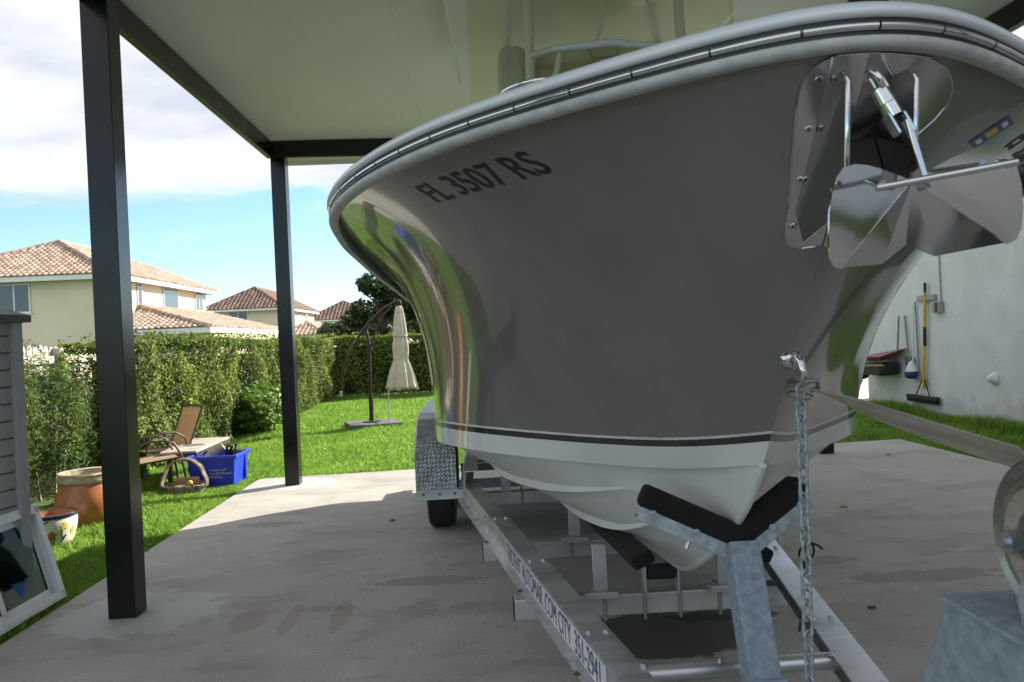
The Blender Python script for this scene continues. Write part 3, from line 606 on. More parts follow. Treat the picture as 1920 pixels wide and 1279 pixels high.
m = MB(); m.bar((XC+.0,1.345,1.775),(XC-.018,1.345,1.90),.011,.03,up=(0,1,0)); m.build('shank', 'stainless', an, bevel=.002)
def along(a, b, t): return Vector(a)+(Vector(b)-Vector(a))*t
a = Vector((XC-.022,1.342,1.878)); b = Vector((XC-.056,1.36,1.99)); dv = (b-a).normalized()
m = MB(); m.tube([a+dv*0.0342, a+dv*0.0593], [.0165,.0165], 16); m.tube([a+dv*0.0604, a+dv*0.0897], [.0165,.0145], 16); o = m.build('swivel', 'stainless', an, smooth=45)
m = MB(); m.tube([a+dv*0.0593, a+dv*0.0606], .0135, 14); m.build('swivel_joint', 'plastic_black', o)
for s_ in (-1, 1):
    m = MB(); m.bar(a+Vector((s_*.013,0,0))-dv*0.0038, a+Vector((s_*.013,0,0))+dv*0.0380, .0065, .028, up=(0,1,0)); m.build('jaw', 'stainless', o, bevel=.0025)
    m = MB(); m.bar(a+dv*0.0874+Vector((s_*.011,0,0)), a+dv*0.1102+Vector((s_*.011,0,0)), .006, .026, up=(0,1,0)); m.build('jaw', 'stainless', o, bevel=.0025)
m = MB(); c = a+dv*0.1079; m.tube([c+Vector((0, .02*math.sin(t), 0))+dv*(.02*math.cos(t)) for t in np.linspace(0, 2*math.pi, 17)[:-1]], .006, 8, closed=True); m.build('chain_link', 'stainless', an, smooth=60)

an.rotation_euler = (0, R_(-6), R_(-3)); an.location = an.location+Vector((.04, 0, 0))
# ---------------------------------------------------------------- trailer
XT = .765
tr = thing('boat_trailer', 'aluminium tandem boat trailer with diamond plate fenders under the boat', 'trailer', (XT, 4.8, 0))
def ibeam(a, b, wd, h, s_=-1, name='frame_rail', mat='alu', t=.008):
    # rolled channel: web on the outer edge, top flange inwards, wider foot flange
    a = Vector(a); b = Vector(b); d = (b-a).normalized(); sx_ = Vector((s_,0,0)); sx_ = (sx_-d*sx_.dot(d)).normalized(); u = Vector((0,0,1))
    m = MB(); m.bar(a+u*(h/2-t/2), b+u*(h/2-t/2), wd, t); m.bar(a-u*(h/2-t/2)+sx_*.04, b-u*(h/2-t/2)+sx_*.04, wd, t); m.bar(a+sx_*(wd/2-t*.6), b+sx_*(wd/2-t*.6), t*.9, h-2*t); return m.build(name, mat, tr, bevel=.0012)
RZ = .44; RH = .125
RL = ((XT-.315, 2.1), (XT-.89, 5.66)); slope = (RL[1][0]-RL[0][0])/(RL[1][1]-RL[0][1])
for s_ in (-1, 1):
    a = (XT+s_*(.30-(2.1-1.1)*.1615), 1.1, RZ); b = (XT+s_*.885, 5.68, RZ); ibeam(a, b, .105, RH, s_)
    ibeam((XT+s_*.875, 5.62, RZ+.085), (XT+s_*.86, 8.6, RZ+.085), .10, .14, s_)
def rail_x(y): return .30+(y-2.1)*.1634
# printed decal on the outer web of the left rail
v_, f_ = text_mesh('TRIDENT AUTOMAR .COM CITY  351-2941', 1, .0); v_[:, 0] -= v_[:, 0].min(); v_[:, 1] -= v_[:, 1].min(); v_[:, 0] /= v_[:, 0].max(); v_[:, 1] /= v_[:, 1].max()
v_, f_ = subdiv_flat(v_, f_, .2)
y0, y1 = 4.05, 2.52
def webpt(u, h, off): y = y0+(y1-y0)*u; return (XT-rail_x(y)-.0525-off, y, RZ-.043+.086*h)
m = MB(); m.add([webpt(-.02,-.1,.002), webpt(1.04,-.1,.002), webpt(1.04,1.1,.002), webpt(-.02,1.1,.002)], [(0,1,2,3)]); m.build('rail_decal', 'decal_white', tr)
m = MB(); m.add([webpt(u, h, .004) for u, h, _ in v_], f_); o = m.build('decal_text', 'ink_blue', tr, kind='stuff'); o['label'] = 'blue printed lettering along the outer rail'
for y in (3.62, 4.5, 2.72, 2.2):
    for s_ in (-1, 1):
        for dx in (-.032, .03):
            x = XT+s_*(rail_x(y))+dx; m = MB(); m.lathe((x, y, RZ+RH/2), [(.013,0),(.013,.002),(.009,.002),(.009,.009),(0,.009)], 6); m.build('rail_bolt', 'zinc_bolt', tr)
            if dx < 0 and s_ < 0: m = MB(); m.lathe((x-.052, y-.06, RZ-RH/2+.008), [(.012,0),(.012,.002),(.008,.002),(.008,.008),(0,.008)], 6); m.build('rail_bolt', 'screw', tr)
m = MB(); m.box((XT-rail_x(2.35)-.058, 2.36, RZ-.01), (.01, .03, .03)); m.build('side_marker', 'rust_red', tr)
# box cross members hung under the rails, u-bolts
def cross(y, z, x0, x1, h=.095, d=.08):
    m = MB(); m.box(((x0+x1)/2, y, z), (x1-x0, d, h)); m.build('cross_member', 'alu_dull', tr, bevel=.006)
    for x in (x0, x1): m = MB(); m.box((x, y, z), (.008, d*.96, h*.96)); m.build('end_cap', 'plastic_black', tr)
for y, x0, x1, ub in ((3.52, XT-.665, XT+.665, (-.26,-.08,.08,.26)), (4.47, XT-.80, XT+.80, (-.3,.3)), (5.95, XT-.84, XT+.84, (-.5,-.2,.2,.5)), (7.6, XT-.84, XT+.84, ())):
    cross(y, .325, x0, x1)
    for u in ub:
        x = XT+u; m = MB(); m.tube([(x,y-.047,.26),(x,y-.047,.375),(x,y-.04,.385),(x,y+.04,.385),(x,y+.047,.375),(x,y+.047,.26)], .0075, 8); m.build('u_bolt', 'steel_grey', tr, smooth=60)
# keel bunks on posts
for s_ in (-1, 1):
    m = MB(); m.bar((XT+s_*.215,2.78,.725),(XT+s_*.29,4.4,.63),.085,.05,up=(s_*.45,0,1)); m.build('bunk', 'carpet_black', tr, bevel=.012)
    for y, z in ((3.5,.64),(4.45,.62)):
        m = MB(); m.box((XT+s_*.28, y-.045, (z-.03+.37)/2), (.065, .012, z-.03-.37)); m.box((XT+s_*.28, y-.05, .39), (.15,.07,.03)); m.build('bunk_bracket', 'alu_dull', tr, bevel=.004)
    m = MB(); m.bar((XT+s_*.62,5.3,.70),(XT+s_*.62,8.5,.68),.09,.055,up=(s_*.3,0,1)); m.build('bunk', 'carpet_black', tr, bevel=.012)
    for y in (5.95,7.6): m = MB(); m.box((XT+s_*.62,y,.52),(.07,.06,.3)); m.build('bunk_bracket', 'alu_dull', tr)
# keel roller over the first cross member
m = MB(); m.cyl((XT-.06,3.5,.46),(XT+.06,3.5,.46),.035,14); m.build('keel_roller', 'rubber', tr, smooth=40)
for s_ in (-1,1): m = MB(); m.box((XT+s_*.075,3.5,.43),(.01,.06,.13)); m.build('roller_bracket', 'alu_dull', tr)
# front round spreader
m = MB(); m.cyl((XT-.33,2.42,.475),(XT+.33,2.44,.475),.026,16); m.build('spreader_tube', 'alu', tr, smooth=50)
for dx in (-.055,.3,-.3):
    m = MB(); m.lathe((XT+dx,2.42,.5),[(.014,0),(.014,.004),(.01,.004),(.01,.013),(0,.013)],6); m.build('rail_bolt','zinc_bolt',tr)
# bow stop: leaning square post, V arms, black pads
pb = Vector((XT+.005,2.19,.42)); pt = Vector((XT+.005,2.375,.885))
m = MB(); m.bar(pb, pt, .094, .094, up=(0,-1,.4)); m.build('bow_post', 'galv_blue', tr, bevel=.008)
m = MB(); m.bar((XT+.005,2.10,.28),(XT+.005,2.215,.53),.108,.106,up=(0,-1,.4)); m.build('post_sleeve', 'galv_blue', tr, bevel=.006)
for s_ in (-1, 1):
    a = Vector((XT+.005,2.40,.86)); e_ = Vector((XT+.005-.295,2.44,1.0)) if s_ < 0 else Vector((XT+.24,2.46,1.0))
    up = Vector((-s_*.42,0,.9)).normalized()
    m = MB(); m.bar(a+Vector((0,-.035,.0)), e_+Vector((0,-.035,-.0)), .006, .075, up=up); m.bar(a+up*-.035, e_+up*-.035, .07, .006, up=up); m.build('stop_arm', 'galv', tr, bevel=.002)
    m = MB(); m.bar(a+up*.035, e_+up*.035+(e_-a).normalized()*.01, .085, .07, up=up); m.build('stop_pad', 'carpet_black', tr, bevel=.015)
    for t in (.45,.88):
        q = a+(e_-a)*t+Vector((0,-.039,.0)); m = MB(); m.lathe(q, [(.011,0),(.011,.004),(.008,.004),(.008,.012),(0,.012)], 6, (0,-1,0)); m.build('arm_bolt','zinc_bolt',tr)
    q = a+(e_-a)*.47; m = MB(); m.cyl(q+up*-.06+Vector((0,-.03,0)), q+up*-.02+Vector((0,-.03,0)), .007, 8); m.build('arm_bolt','zinc_bolt',tr)
# winch stand and winch in the foreground
m = MB(); poly = [(XT-.075,1.165,1.12),(XT-.075,1.30,.86),(XT-.075,1.42,.45),(XT-.075,1.05,.45),(XT-.075,.93,.9),(XT-.075,.90,1.12)]
m.prism(poly, (.15,0,0)); m.build('winch_stand', 'galv_blue', tr, bevel=.008)
m = MB(); m.box((XT+.0,1.02,1.123),(.17,.30,.008)); m.build('stand_plate', 'galv_blue', tr, bevel=.002)
GX = XT-.016
m = MB(); m.lathe((GX,1.0,1.245),[(0,0),(.09,0),(.098,.004),(.112,.006),(.113,.014),(.107,.018),(.095,.014),(.088,.02),(.05,.022),(.045,.026),(0,.026)],40,(-1,0,0)); m.build('winch_gear', 'chrome_oil', tr, smooth=30)
m = MB(); m.lathe((XT+.06,1.0,1.245),[(0,0),(.09,0),(.098,.004),(.1,.01),(0,.012)],36,(1,0,0)); m.build('winch_gear', 'chrome_oil', tr, smooth=30)
for gx in (GX-.034, XT+.075):
    m = MB(); m.prism([(gx,.9,1.127),(gx,1.03,1.127),(gx,1.04,1.16),(gx,1.02,1.22),(gx,.98,1.27),(gx,.92,1.27)], (.006,0,0)); m.build('winch_frame', 'galv', tr, bevel=.002)
m = MB(); m.tube([(GX-.024,1.045,1.238),(GX-.05,1.045,1.238)],.0085,12); m.lathe((GX-.026,1.045,1.238),[(.016,0),(.016,.016),(0,.016)],6,(-1,0,0)); m.build('winch_bolt','zinc_bolt',tr,smooth=30)
m = MB(); m.cyl((XT-.04,1.0,1.245),(XT+.05,1.0,1.245),.075,20); m.build('winch_drum','strap',tr,smooth=40)
m = MB(); m.bar((XT,.2,.4),(XT,1.7,.4),.1,.1); m.build('tongue','galv',tr,bevel=.006)
# axles, wheels, fenders
for y in (6.55, 7.4):
    m = MB(); m.box((XT,y,.33),(2.0,.07,.07)); m.build('axle','galv',tr)
    for s_ in (-1, 1):
        x = XT+s_*1.135; wh = bpy.data.objects.new('wheel', None); COL.objects.link(wh); place(wh, (x, y, .33), tr)
        prof = [(.2,-.1),(.26,-.112),(.3,-.108),(.322,-.095),(.33,-.06),(.33,.06),(.322,.095),(.3,.108),(.26,.112),(.2,.1)]
        m = MB(); m.lathe((x,y,.33), prof, 40, (1,0,0)); m.build('tyre','rubber',wh,smooth=40)
        m = MB(); m.lathe((x,y,.33), [(.2,-.1),(.205,-.07),(.18,-.05),(.18,.06),(.205,.07),(.2,.1),(.185,.06),(.12,.04),(.06,.06),(0,.06)], 30, (s_,0,0)); m.build('rim','alu',wh,smooth=40)
def fender(s_):
    x0 = XT+s_*.985; x1 = XT+s_*1.285; yz = [(5.82,.40),(5.815,.72),(5.86,.79),(6.1,.93),(6.25,.965),(7.75,.965),(8.0,.9),(8.1,.76),(8.12,.42)]
    m = MB(); P = []
    for y, z in yz: P.append([(x0,y,z),(x1-s_*.012,y,z),(x1,y,z-.012 if z > .5 else z)])
    d = np.r_[0, np.cumsum([math.dist(yz[i], yz[i+1]) for i in range(len(yz)-1)])]
    m.grid(P, flip=(s_ > 0)); o = m.build('fender','diamond_plate',tr,solid=.004)
    uv = o.data.uv_layers.new(name='UVMap')
    for poly in o.data.polygons:
        for li in poly.loop_indices:
            vi = o.data.loops[li].vertex_index; i, j = divmod(vi, 3); uv.data[li].uv = ((0,.3,.31)[j], d[i])
    m = MB(); sidep = [(x1, y, z-.012) for y, z in yz]; inner = []
    low = [(8.1,.56),(7.9,.70),(6.1,.72),(5.9,.6)]
    m.add(sidep+[(x1, y, z) for y, z in low], [tuple(range(len(sidep)+len(low)))]); m.build('fender_side','diamond_plate',tr,solid=.004)
    m = MB(); m.box((XT+s_*1.10,5.80,.405),(.36,.05,.075)); o = m.build('fender_step','alu',tr,bevel=.004)
    for dx in (-.13,-.01,.1): m = MB(); m.lathe((XT+s_*1.10+dx,5.775,.41),[(.011,0),(.011,.003),(.006,.004),(0,.004)],10,(0,-1,0)); m.build('step_bolt','screw',o)
for s_ in (-1, 1): fender(s_)
# number plate bracket and brake hose under the tail
m = MB(); m.box((XT-.35,8.55,.62),(.9,.02,.12)); m.build('tail_board','plastic_black',tr)
# ---------------------------------------------------------------- strap, chain, cable
ws = thing('winch_strap', 'worn tan webbing winch strap hooked to the bow eye', 'strap', (XT, 1.5, 1.3))
P = []
a = EYE+Vector((.02,-.06,-.07)); b = Vector((XT+.02,1.10,1.335))
for t in np.linspace(0, 1, 14):
    p = a+(b-a)*t+Vector((0,0,-.004*math.sin(math.pi*t))); tw = .95-.75*max(0,1-t*3); hw = .021+.006*min(1,t*2)
    dx = Vector((math.cos(tw), .0, -math.sin(tw)))
    P.append([tuple(p-dx*hw), tuple(p), tuple(p+dx*hw)])
m = MB(); m.grid(P); m.build('webbing','strap',ws,solid=.003)
m = MB(); m.tube([EYE+Vector((.005,-.045,-.06)), EYE+Vector((.012,-.065,-.05)), EYE+Vector((.03,-.075,-.05)), EYE+Vector((.035,-.06,-.07)), EYE+Vector((.02,-.05,-.075))], .006, 8); m.build('snap_hook','steel_grey',ws,smooth=60)
m = MB(); m.lathe(EYE+Vector((-.005,-.05,-.085)), [(.03,-.002),(.032,0),(.03,.002)], 20, (.1,-.25,1)); m.build('ring','chrome_oil',ws,smooth=60)
ch = thing('safety_chain', 'galvanised safety chain hanging from the bow eye to the trailer tongue', 'chain', (XT, 1.95, .5))
lk = MB(); pts = []
for k in range(20):
    t = 2*math.pi*k/20; pts.append((.0125*math.cos(t), 0, .0125*math.sin(t)+(.0125 if math.sin(t) >= 0 else -.0125)))
lk.tube(pts, .0043, 8, closed=True); first = lk.build('link','galv',ch,smooth=60,origin=(0,0,0)); lm = first.data
top_ = EYE+Vector((.004,-.035,-.085)); nl = 24; bpy.data.objects.remove(first)
for i in range(nl):
    t = i/(nl-1); p = top_+Vector((.012*t, .055*t, -.0385*i))
    inst(lm, 'link', ch, p, Matrix.Rotation((math.pi/2 if i % 2 else 0)+.5+random.uniform(-.2,.2), 3, 'Z') @ Matrix.Rotation(random.uniform(-.08,.08), 3, 'Y'))
m = MB(); c = Vector((1.56,3.75,.33)); m.tube([c+Vector((.05*math.cos(t),.02*t-.05,.05*math.sin(t)+.1)) for t in np.linspace(.5,7.5,24)]+[c+Vector((.0,.1,-.1)),c+Vector((-.03,.1,-.32))], .006, 6); tag(m.build('cable','plastic_black',smooth=60),'black cable looped behind the right trailer rail','cable')
# ---------------------------------------------------------------- storage shed and the leaning window
sh = thing('garden_shed', 'grey plastic storage shed with lap siding and dark roof at the left edge', 'shed', (-3.3, 4.4, 0))
cn = Vector((-2.865, 5.0, 0)); wd_ = Vector((.2, .98, 0)).normalized(); wn = Vector((.98, -.2, 0)).normalized()
LEN = 1.7
m = MB(); q = [cn, cn-wd_*LEN, cn-wd_*LEN-wn*1.1, cn-wn*1.1]; m.prism([(v.x-.0*wn.x, v.y, -.05) for v in [x-wn*.02 for x in q]], (0,0,1.83)); m.build('body','shed_grey',sh)
for i in range(17):
    z = .02+i*.104; a = cn-wd_*.075; b = cn-wd_*(LEN-.07); th = .004
    pr = [a+wn*-.018, a+wn*th, a+wn*-.002, a+wn*-.018]
    m = MB(); zz = (z, z+.005, z+.098, z+.103); m.add([tuple(pr[k]+Vector((0,0,zz[k]))) for k in range(4)]+[tuple(pr[k]-(a-b)+Vector((0,0,zz[k]))) for k in range(4)], [(0,1,5,4),(1,2,6,5),(2,3,7,6),(3,2,1,0),(4,5,6,7)]); m.build('siding_board','shed_grey',sh,bevel=.003)
for t in (.035, LEN-.035):
    m = MB(); c = cn-wd_*t; m.box((c.x, c.y, .87), (.05,.08,1.82), Matrix.Rotation(-math.atan2(.2,.98),3,'Z')); m.build('corner_trim','shed_grey',sh,bevel=.004)
e = [cn+wn*.07+wd_*.03, cn+wn*.07-wd_*(LEN+.05), cn-wn*1.15-wd_*(LEN+.05), cn-wn*1.15+wd_*.03]; rc = cn-wn*.5
m = MB(); m.prism([(v.x,v.y,1.765) for v in e],(0,0,.045)); m.build('eave','shed_roof',sh,bevel=.004)
rp = [(v.x,v.y,1.812) for v in [x+(rc-x)*.02 for x in e]]; r1 = rc-wd_*.3; r2 = rc-wd_*(LEN-.3)
m = MB(); m.add(rp+[(r1.x,r1.y,2.02),(r2.x,r2.y,2.02)], [(0,1,5,4),(1,2,5),(2,3,4,5),(3,0,4)]); m.build('roof','shed_roof',sh)
wf = thing('sliding_window', 'white framed sliding window unit leaning against the grey shed', 'window', (-2.72, 4.7, 0))
def wpt(u, h): # u along +Y from 4.05 to 5.12, h up the leaning face
    return Vector((-2.735-.03*(1-u)-.26*h*.62/.62*.62, 3.95+1.16*u, .0+.60*h))
def wbar(u0, h0, u1, h1, wd__, th, name='frame', par_=wf, off=0, mat='pvc_white'):
    a, b = wpt(u0, h0), wpt(u1, h1); nn = (wpt(0,1)-wpt(0,0)).cross(wpt(1,0)-wpt(0,0)).normalized(); nn = nn if nn.x > 0 else -nn
    m = MB(); m.bar(a+nn*off, b+nn*off, wd__, th, up=nn); return m.build(name, mat, par_, bevel=.003)
wbar(0,.05,1,.05,.05,.07); wbar(0,.97,1,.97,.06,.07); wbar(.02,.03,.02,.99,.05,.07); wbar(.98,.03,.98,.99,.05,.07)
for k, (u0, u1, off) in enumerate(((.04,.53,.015),(.47,.96,-.012))):
    sa = wbar(u0,.12,u1,.12,.045,.025,'sash',off=off); wbar(u0,.9,u1,.9,.045,.025,'sash',off=off); wbar(u0+.02,.1,u0+.02,.92,.04,.025,'sash',off=off); wbar(u1-.02,.1,u1-.02,.92,.04,.025,'sash',off=off)
    nn = Vector((.9,0,.4)).normalized(); m = MB(); qq = [wpt(u0+.03,.14)+nn*off, wpt(u1-.03,.14)+nn*off, wpt(u1-.03,.88)+nn*off, wpt(u0+.03,.88)+nn*off]; m.prism(qq, nn*.005); m.build('pane','pane_glass',wf)
# ---------------------------------------------------------------- pots
p1 = thing('terracotta_pot', 'big orange terracotta urn with pale rim half behind the near post', 'pot', (-3.66, 7.36, -.04))
m = MB(); m.lathe((-3.66,7.36,-.05),[(.15,0),(.18,.02),(.255,.14),(.278,.24),(.265,.33),(.225,.42),(.215,.44)],40); m.build('body','terracotta',p1,smooth=60)
m = MB(); m.lathe((-3.66,7.36,-.05),[(.215,.43),(.24,.445),(.246,.47),(.238,.495),(.25,.515),(.24,.53),(.2,.525),(.19,.45),(.18,.3),(.0,.28)],40); m.build('rim','pot_rim',p1,smooth=50)
p2 = thing('painted_pot', 'white ceramic pot painted with flowers and navy rim beside the window', 'pot', (-3.6, 6.62, -.04))
PC = Vector((-3.6,6.62,-.05)); PP = [(.115,0),(.13,.015),(.165,.10),(.188,.19),(.193,.25),(.186,.28)]
m = MB(); m.lathe(PC,PP,40); m.build('body','pot_white',p2,smooth=60)
m = MB(); m.lathe(PC,[(.185,.275),(.196,.28),(.2,.293),(.196,.307),(.183,.31),(.176,.3)],40); m.build('rim','pot_navy',p2,smooth=60)
m = MB(); m.lathe(PC,[(.178,.305),(.17,.25),(.15,.2),(0,.19)],30); m.build('inside','pot_inside',p2,smooth=60)
def potpt(a, z, off=.0025):
    r = float(np.interp(z, [q[1] for q in PP], [q[0] for q in PP]))+off; return PC+Vector((r*math.sin(a), -r*math.cos(a), z))
def blob(a, z, ra, rz, mat, name, n=11, lob=.25, k=5):
    m = MB(); c = [potpt(a, z, .003)]+[potpt(a+ra*(1+lob*math.sin(k*t))*math.cos(t), z+rz*(1+lob*math.sin(k*t))*math.sin(t)) for t in np.linspace(0, 2*math.pi, 31)[:-1]]
    m.add(c, [(0, 1+i, 1+(i+1) % 30) for i in range(30)]); m.build(name, mat, p2)
BA = .48
blob(BA-.62,.2,.17,.03,'paint_blue','painted_flower'); blob(BA+.0,.145,.2,.033,'paint_red','painted_flower'); blob(BA+.5,.215,.15,.026,'paint_yellow','painted_flower'); blob(BA+.95,.165,.13,.03,'paint_yellow','painted_flower')
for pts in ([(-.42,.19),(-.5,.14),(-.45,.08),(-.25,.03)],[(-.5,.2),(-.3,.25),(-.1,.268)],[(-.03,.12),(-.06,.05)],[(.08,.12),(.06,.05)],[(.42,.19),(.4,.15),(.48,.11),(.3,.04)],[(.62,.14),(.48,.1)],[(-.4,.18),(-.2,.15)]):
    m = MB(); m.tube([potpt(BA+a, z, .001) for a, z in pts], .0055, 5); m.build('painted_stem','pot_navy',p2,smooth=60)
m = MB(); m.prism([(-3.42,6.85,-.05),(-3.12,6.82,-.05),(-3.1,7.0,-.05),(-3.4,7.03,-.05)],(0,0,.045)); tag(m.build('paver','concrete',bevel=.005),'pale paving stone in the grass beside the painted pot','paver')
# ---------------------------------------------------------------- patio chairs
def chair(loc, ang, label):
    c = thing('patio_chair', label, 'chair', loc, 'brown patio chairs on the lawn'); q = Matrix.Rotation(ang,3,'Z'); L0 = Vector(loc)
    def t(x, y, z): return L0+q@Vector((x, y, z))
    m = MB(); m.add([t(-.24,-.24,.33),t(.25,-.24,.37),t(.25,.24,.37),t(-.24,.24,.33)],[(0,1,2,3)]); m.build('seat','sling_tan',c,solid=.012)
    m = MB(); P = [[t(-.24-.2*s-.02*math.sin(3*s), y, .33+.5*s) for y in (-.23,0,.23)] for s in np.linspace(0,1,6)]; m.grid(P); m.build('backrest','sling_tan',c,solid=.01)
    for s_ in (-1,1):
        y = s_*.255
        m = MB(); m.tube([t(-.455,y,.86),t(-.25,y,.335),t(.27,y,.375)],.013,8); m.build('side_rail','frame_brown',c,smooth=60)
        y = s_*.285
        m = MB(); m.tube([t(-.22,y,-.05),t(-.25,y,.3),t(-.2,y,.5),t(-.08,y,.575),t(.1,y,.58),t(.2,y,.54),t(.27,y,.4),t(.33,y,-.05)],.013,8); m.build('arm_frame','frame_brown',c,smooth=60)
    m = MB(); m.tube([t(-.455,-.255,.86),t(-.455,.255,.86)],.014,8); m.build('top_rail','frame_brown',c,smooth=60)
    for x in (-.25,.26): m = MB(); m.tube([t(x,-.285,.31),t(x,.285,.31)],.01,8); m.build('cross_rail','frame_brown',c,smooth=60)
chair((-3.76,9.0,-.02), R_(30), 'brown patio chair turned away, half hidden by the near black post')
chair((-4.02,9.85,-.02), R_(226), 'brown patio chair with tall tan back behind the low table')
tb = thing('coffee_table', 'low outdoor table with stone coloured top beside the patio chairs', 'table', (-3.6, 9.8, 0))
TQ = [(-3.74,9.16),(-3.33,9.2),(-3.36,10.5),(-3.88,10.48)]
m = MB(); m.prism([(x,y,.355) for x,y in TQ],(0,0,.028)); m.build('table_top','table_top',tb,bevel=.006)
m = MB(); m.prism([(x*.985-.053,y*.99+.098,.31) for x,y in TQ],(0,0,.045)); m.build('apron','frame_brown',tb)
for x, y in ((-3.66,9.26),(-3.39,9.28),(-3.42,10.42),(-3.8,10.4)): m = MB(); m.box((x,y,.14),(.045,.045,.4)); m.build('leg','frame_brown',tb,bevel=.004)
m = MB(); m.lathe((-3.55,9.75,.384),[(0,.004),(.1,.004),(.13,.0)],18); m.build('centre_inlay','umb_base',tb)
# ---------------------------------------------------------------- recycling bin and its contents
rb = thing('recycling_bin', 'blue plastic recycling bin on the grass beside the table', 'bin', (-3.12, 9.25, 0))
def frus(z, e): return [(-3.335-e, 9.03-e, z), (-2.875+e, 9.05-e, z), (-2.865+e, 9.48+e, z), (-3.325-e, 9.46+e, z)]
m = MB(); a, b, ai, bi = frus(-.04,0), frus(.335,.035), frus(.0,-.012), frus(.335,.022)
m.add(a+b+bi+ai, [(3,2,1,0)]+[(i,(i+1)%4,4+(i+1)%4,4+i) for i in range(4)]+[(4+i,4+(i+1)%4,8+(i+1)%4,8+i) for i in range(4)]+[(8+i,8+(i+1)%4,12+(i+1)%4,12+i) for i in range(4)]+[(12,13,14,15)]); m.build('tub','bin_blue',rb,bevel=.006)
for i in range(4):
    P4 = frus(.315,.045); m = MB(); m.bar(P4[i],P4[(i+1)%4],.022,.04); m.build('rim','bin_blue',rb,bevel=.004)
m = MB(); m.box((-2.842,9.39,.16),(.03,.03,.3)); m.build('rib','bin_blue',rb,bevel=.003)
for i, (tx, z) in enumerate((('Property Of',.165),('City Of Miramar',.125),('Recycling',.085))):
    v_, f_ = text_mesh(tx, .038); m = MB(); m.add([(-3.13+x, 9.017-.03*(z+y)/.335, z+y) for x, y, _ in v_], f_); m.build('bin_print','decal_white',rb)
m = MB(); m.tube([(-3.24,9.2,.24),(-3.12,9.24,.36),(-3.04,9.26,.41)],[.06,.06,.045],12); tag(m.build('paper_sleeve','pot_rim',smooth=40),'pale paper piece sticking out of the blue bin','paper')
m = MB()
for k in range(7): m.tube([(-2.98+.05*math.sin(k*2.1),9.3+.04*math.cos(k*1.7),.2),(-2.97+.07*math.sin(k*1.3),9.32+.05*math.cos(k*2.9),.33+.015*k),(-2.95+.1*math.sin(k*.9+1),9.33+.05*math.cos(k),.34+.012*k)],.018,6)
tag(m.build('black_bag','plastic_black',smooth=60),'crumpled black bag lying in the blue bin','bag')
# ---------------------------------------------------------------- wicker basket
bk = thing('wicker_basket', 'weathered wicker basket with tall handle in front of the blue bin', 'basket', (-3.3, 8.72, 0))
BC = Vector((-3.3,8.72,-.03))
for k in range(9):
    z = .012*k+.01; r = .165+.045*(k/8)
    m = MB(); m.tube([BC+Vector((r*1.12*math.cos(t), r*.8*math.sin(t), z+.004*math.sin(t*14+k*math.pi))) for t in np.linspace(0,2*math.pi,57)[:-1]], .009, 5, closed=True); m.build('weave_ring','wicker',bk,smooth=60)
for k in range(14):
    t = 2*math.pi*k/14; m = MB(); m.tube([BC+Vector((.17*1.1*math.cos(t),.17*.78*math.sin(t),0)),BC+Vector((.212*1.12*math.cos(t),.212*.8*math.sin(t),.12))],.007,5); m.build('stake','wicker',bk,smooth=60)
for dy in (-.035,-.012,.012,.035):
    m = MB(); m.tube([BC+Vector((.235*math.cos(t)*(1+.02*math.sin(9*t)),dy+.01*math.sin(12*t),.07+.32*math.sin(t)**.8)) for t in np.linspace(.02,math.pi-.02,24)],.01,6); m.build('handle_strand','wicker',bk,smooth=60)
m = MB(); m.lathe(BC,[(0,.03),(.17,.03)],20); m.build('base','wicker',bk)
m = MB(); m.box(BC+Vector((.0,.1,.11)),(.26,.02,.13),Matrix.Rotation(.25,3,'X')); tag(m.build('brown_board','card',bevel=.003),'brown board standing inside the wicker basket','board')
m = MB(); m.lathe(BC+Vector((-.03,-.02,.05)),[(.12,0),(.11,.03),(.07,.05),(0,.055)],14); tag(m.build('dry_moss','dirt_dry',smooth=60),'clump of dry moss inside the wicker basket','moss')
m = MB(); m.lathe(BC+Vector((.06,-.01,.1)),[(0,0),(.03,.01),(.034,.03),(.02,.05),(0,.055)],10); tag(m.build('yellow_gourd','toy_yellow',smooth=60),'small yellow round thing on the moss in the basket','ornament')
# ---------------------------------------------------------------- cantilever umbrella
um = thing('cantilever_umbrella', 'closed beige cantilever umbrella on dark curved pole standing on the lawn', 'umbrella', (-2.1, 14.85, 0))
UY = 14.85
for a in range(4):
    q = Matrix.Rotation(R_(18)+a*math.pi/2,3,'Z'); cc_ = Vector((-2.08,UY,-.0)); poly = [cc_+q@Vector(v) for v in ((.01,.01,-.03),(.47,.01,-.03),(.47,.47,-.03),(.01,.47,-.03))]
    m = MB(); m.prism(poly,(0,0,.075)); m.build('base_slab','umb_base',um,bevel=.01)
m = MB(); m.lathe((-2.1,UY,.04),[(.17,0),(.17,.02),(.05,.035),(.045,.08)],20); m.build('base_plate','umb_pole',um,smooth=40)
m = MB(); m.tube([(-2.1,UY,.05),(-2.1,UY,.6)],.042,12); m.build('mast_foot','umb_pole',um,smooth=60)
m = MB(); m.tube([(-2.1,UY,.6),(-2.09,UY,1.35),(-2.1,UY,1.6),(-2.15,UY,1.84)],.028,12); m.build('mast','umb_pole',um,smooth=60)
m = MB(); m.tube([(-2.07,UY,1.38),(-2.0,UY,1.6),(-1.93,UY,1.83),(-1.8,UY,2.03),(-1.64,UY,2.2)],.02,10); m.build('strut','umb_pole',um,smooth=60)
m = MB(); m.tube([(-2.65,UY,.6),(-2.63,UY,.85),(-2.56,UY,1.13),(-2.42,UY,1.42),(-2.25,UY,1.7),(-2.06,UY,1.93),(-1.8,UY,2.16),(-1.5,UY,2.32)],.026,12); m.build('boom','umb_pole',um,smooth=60)
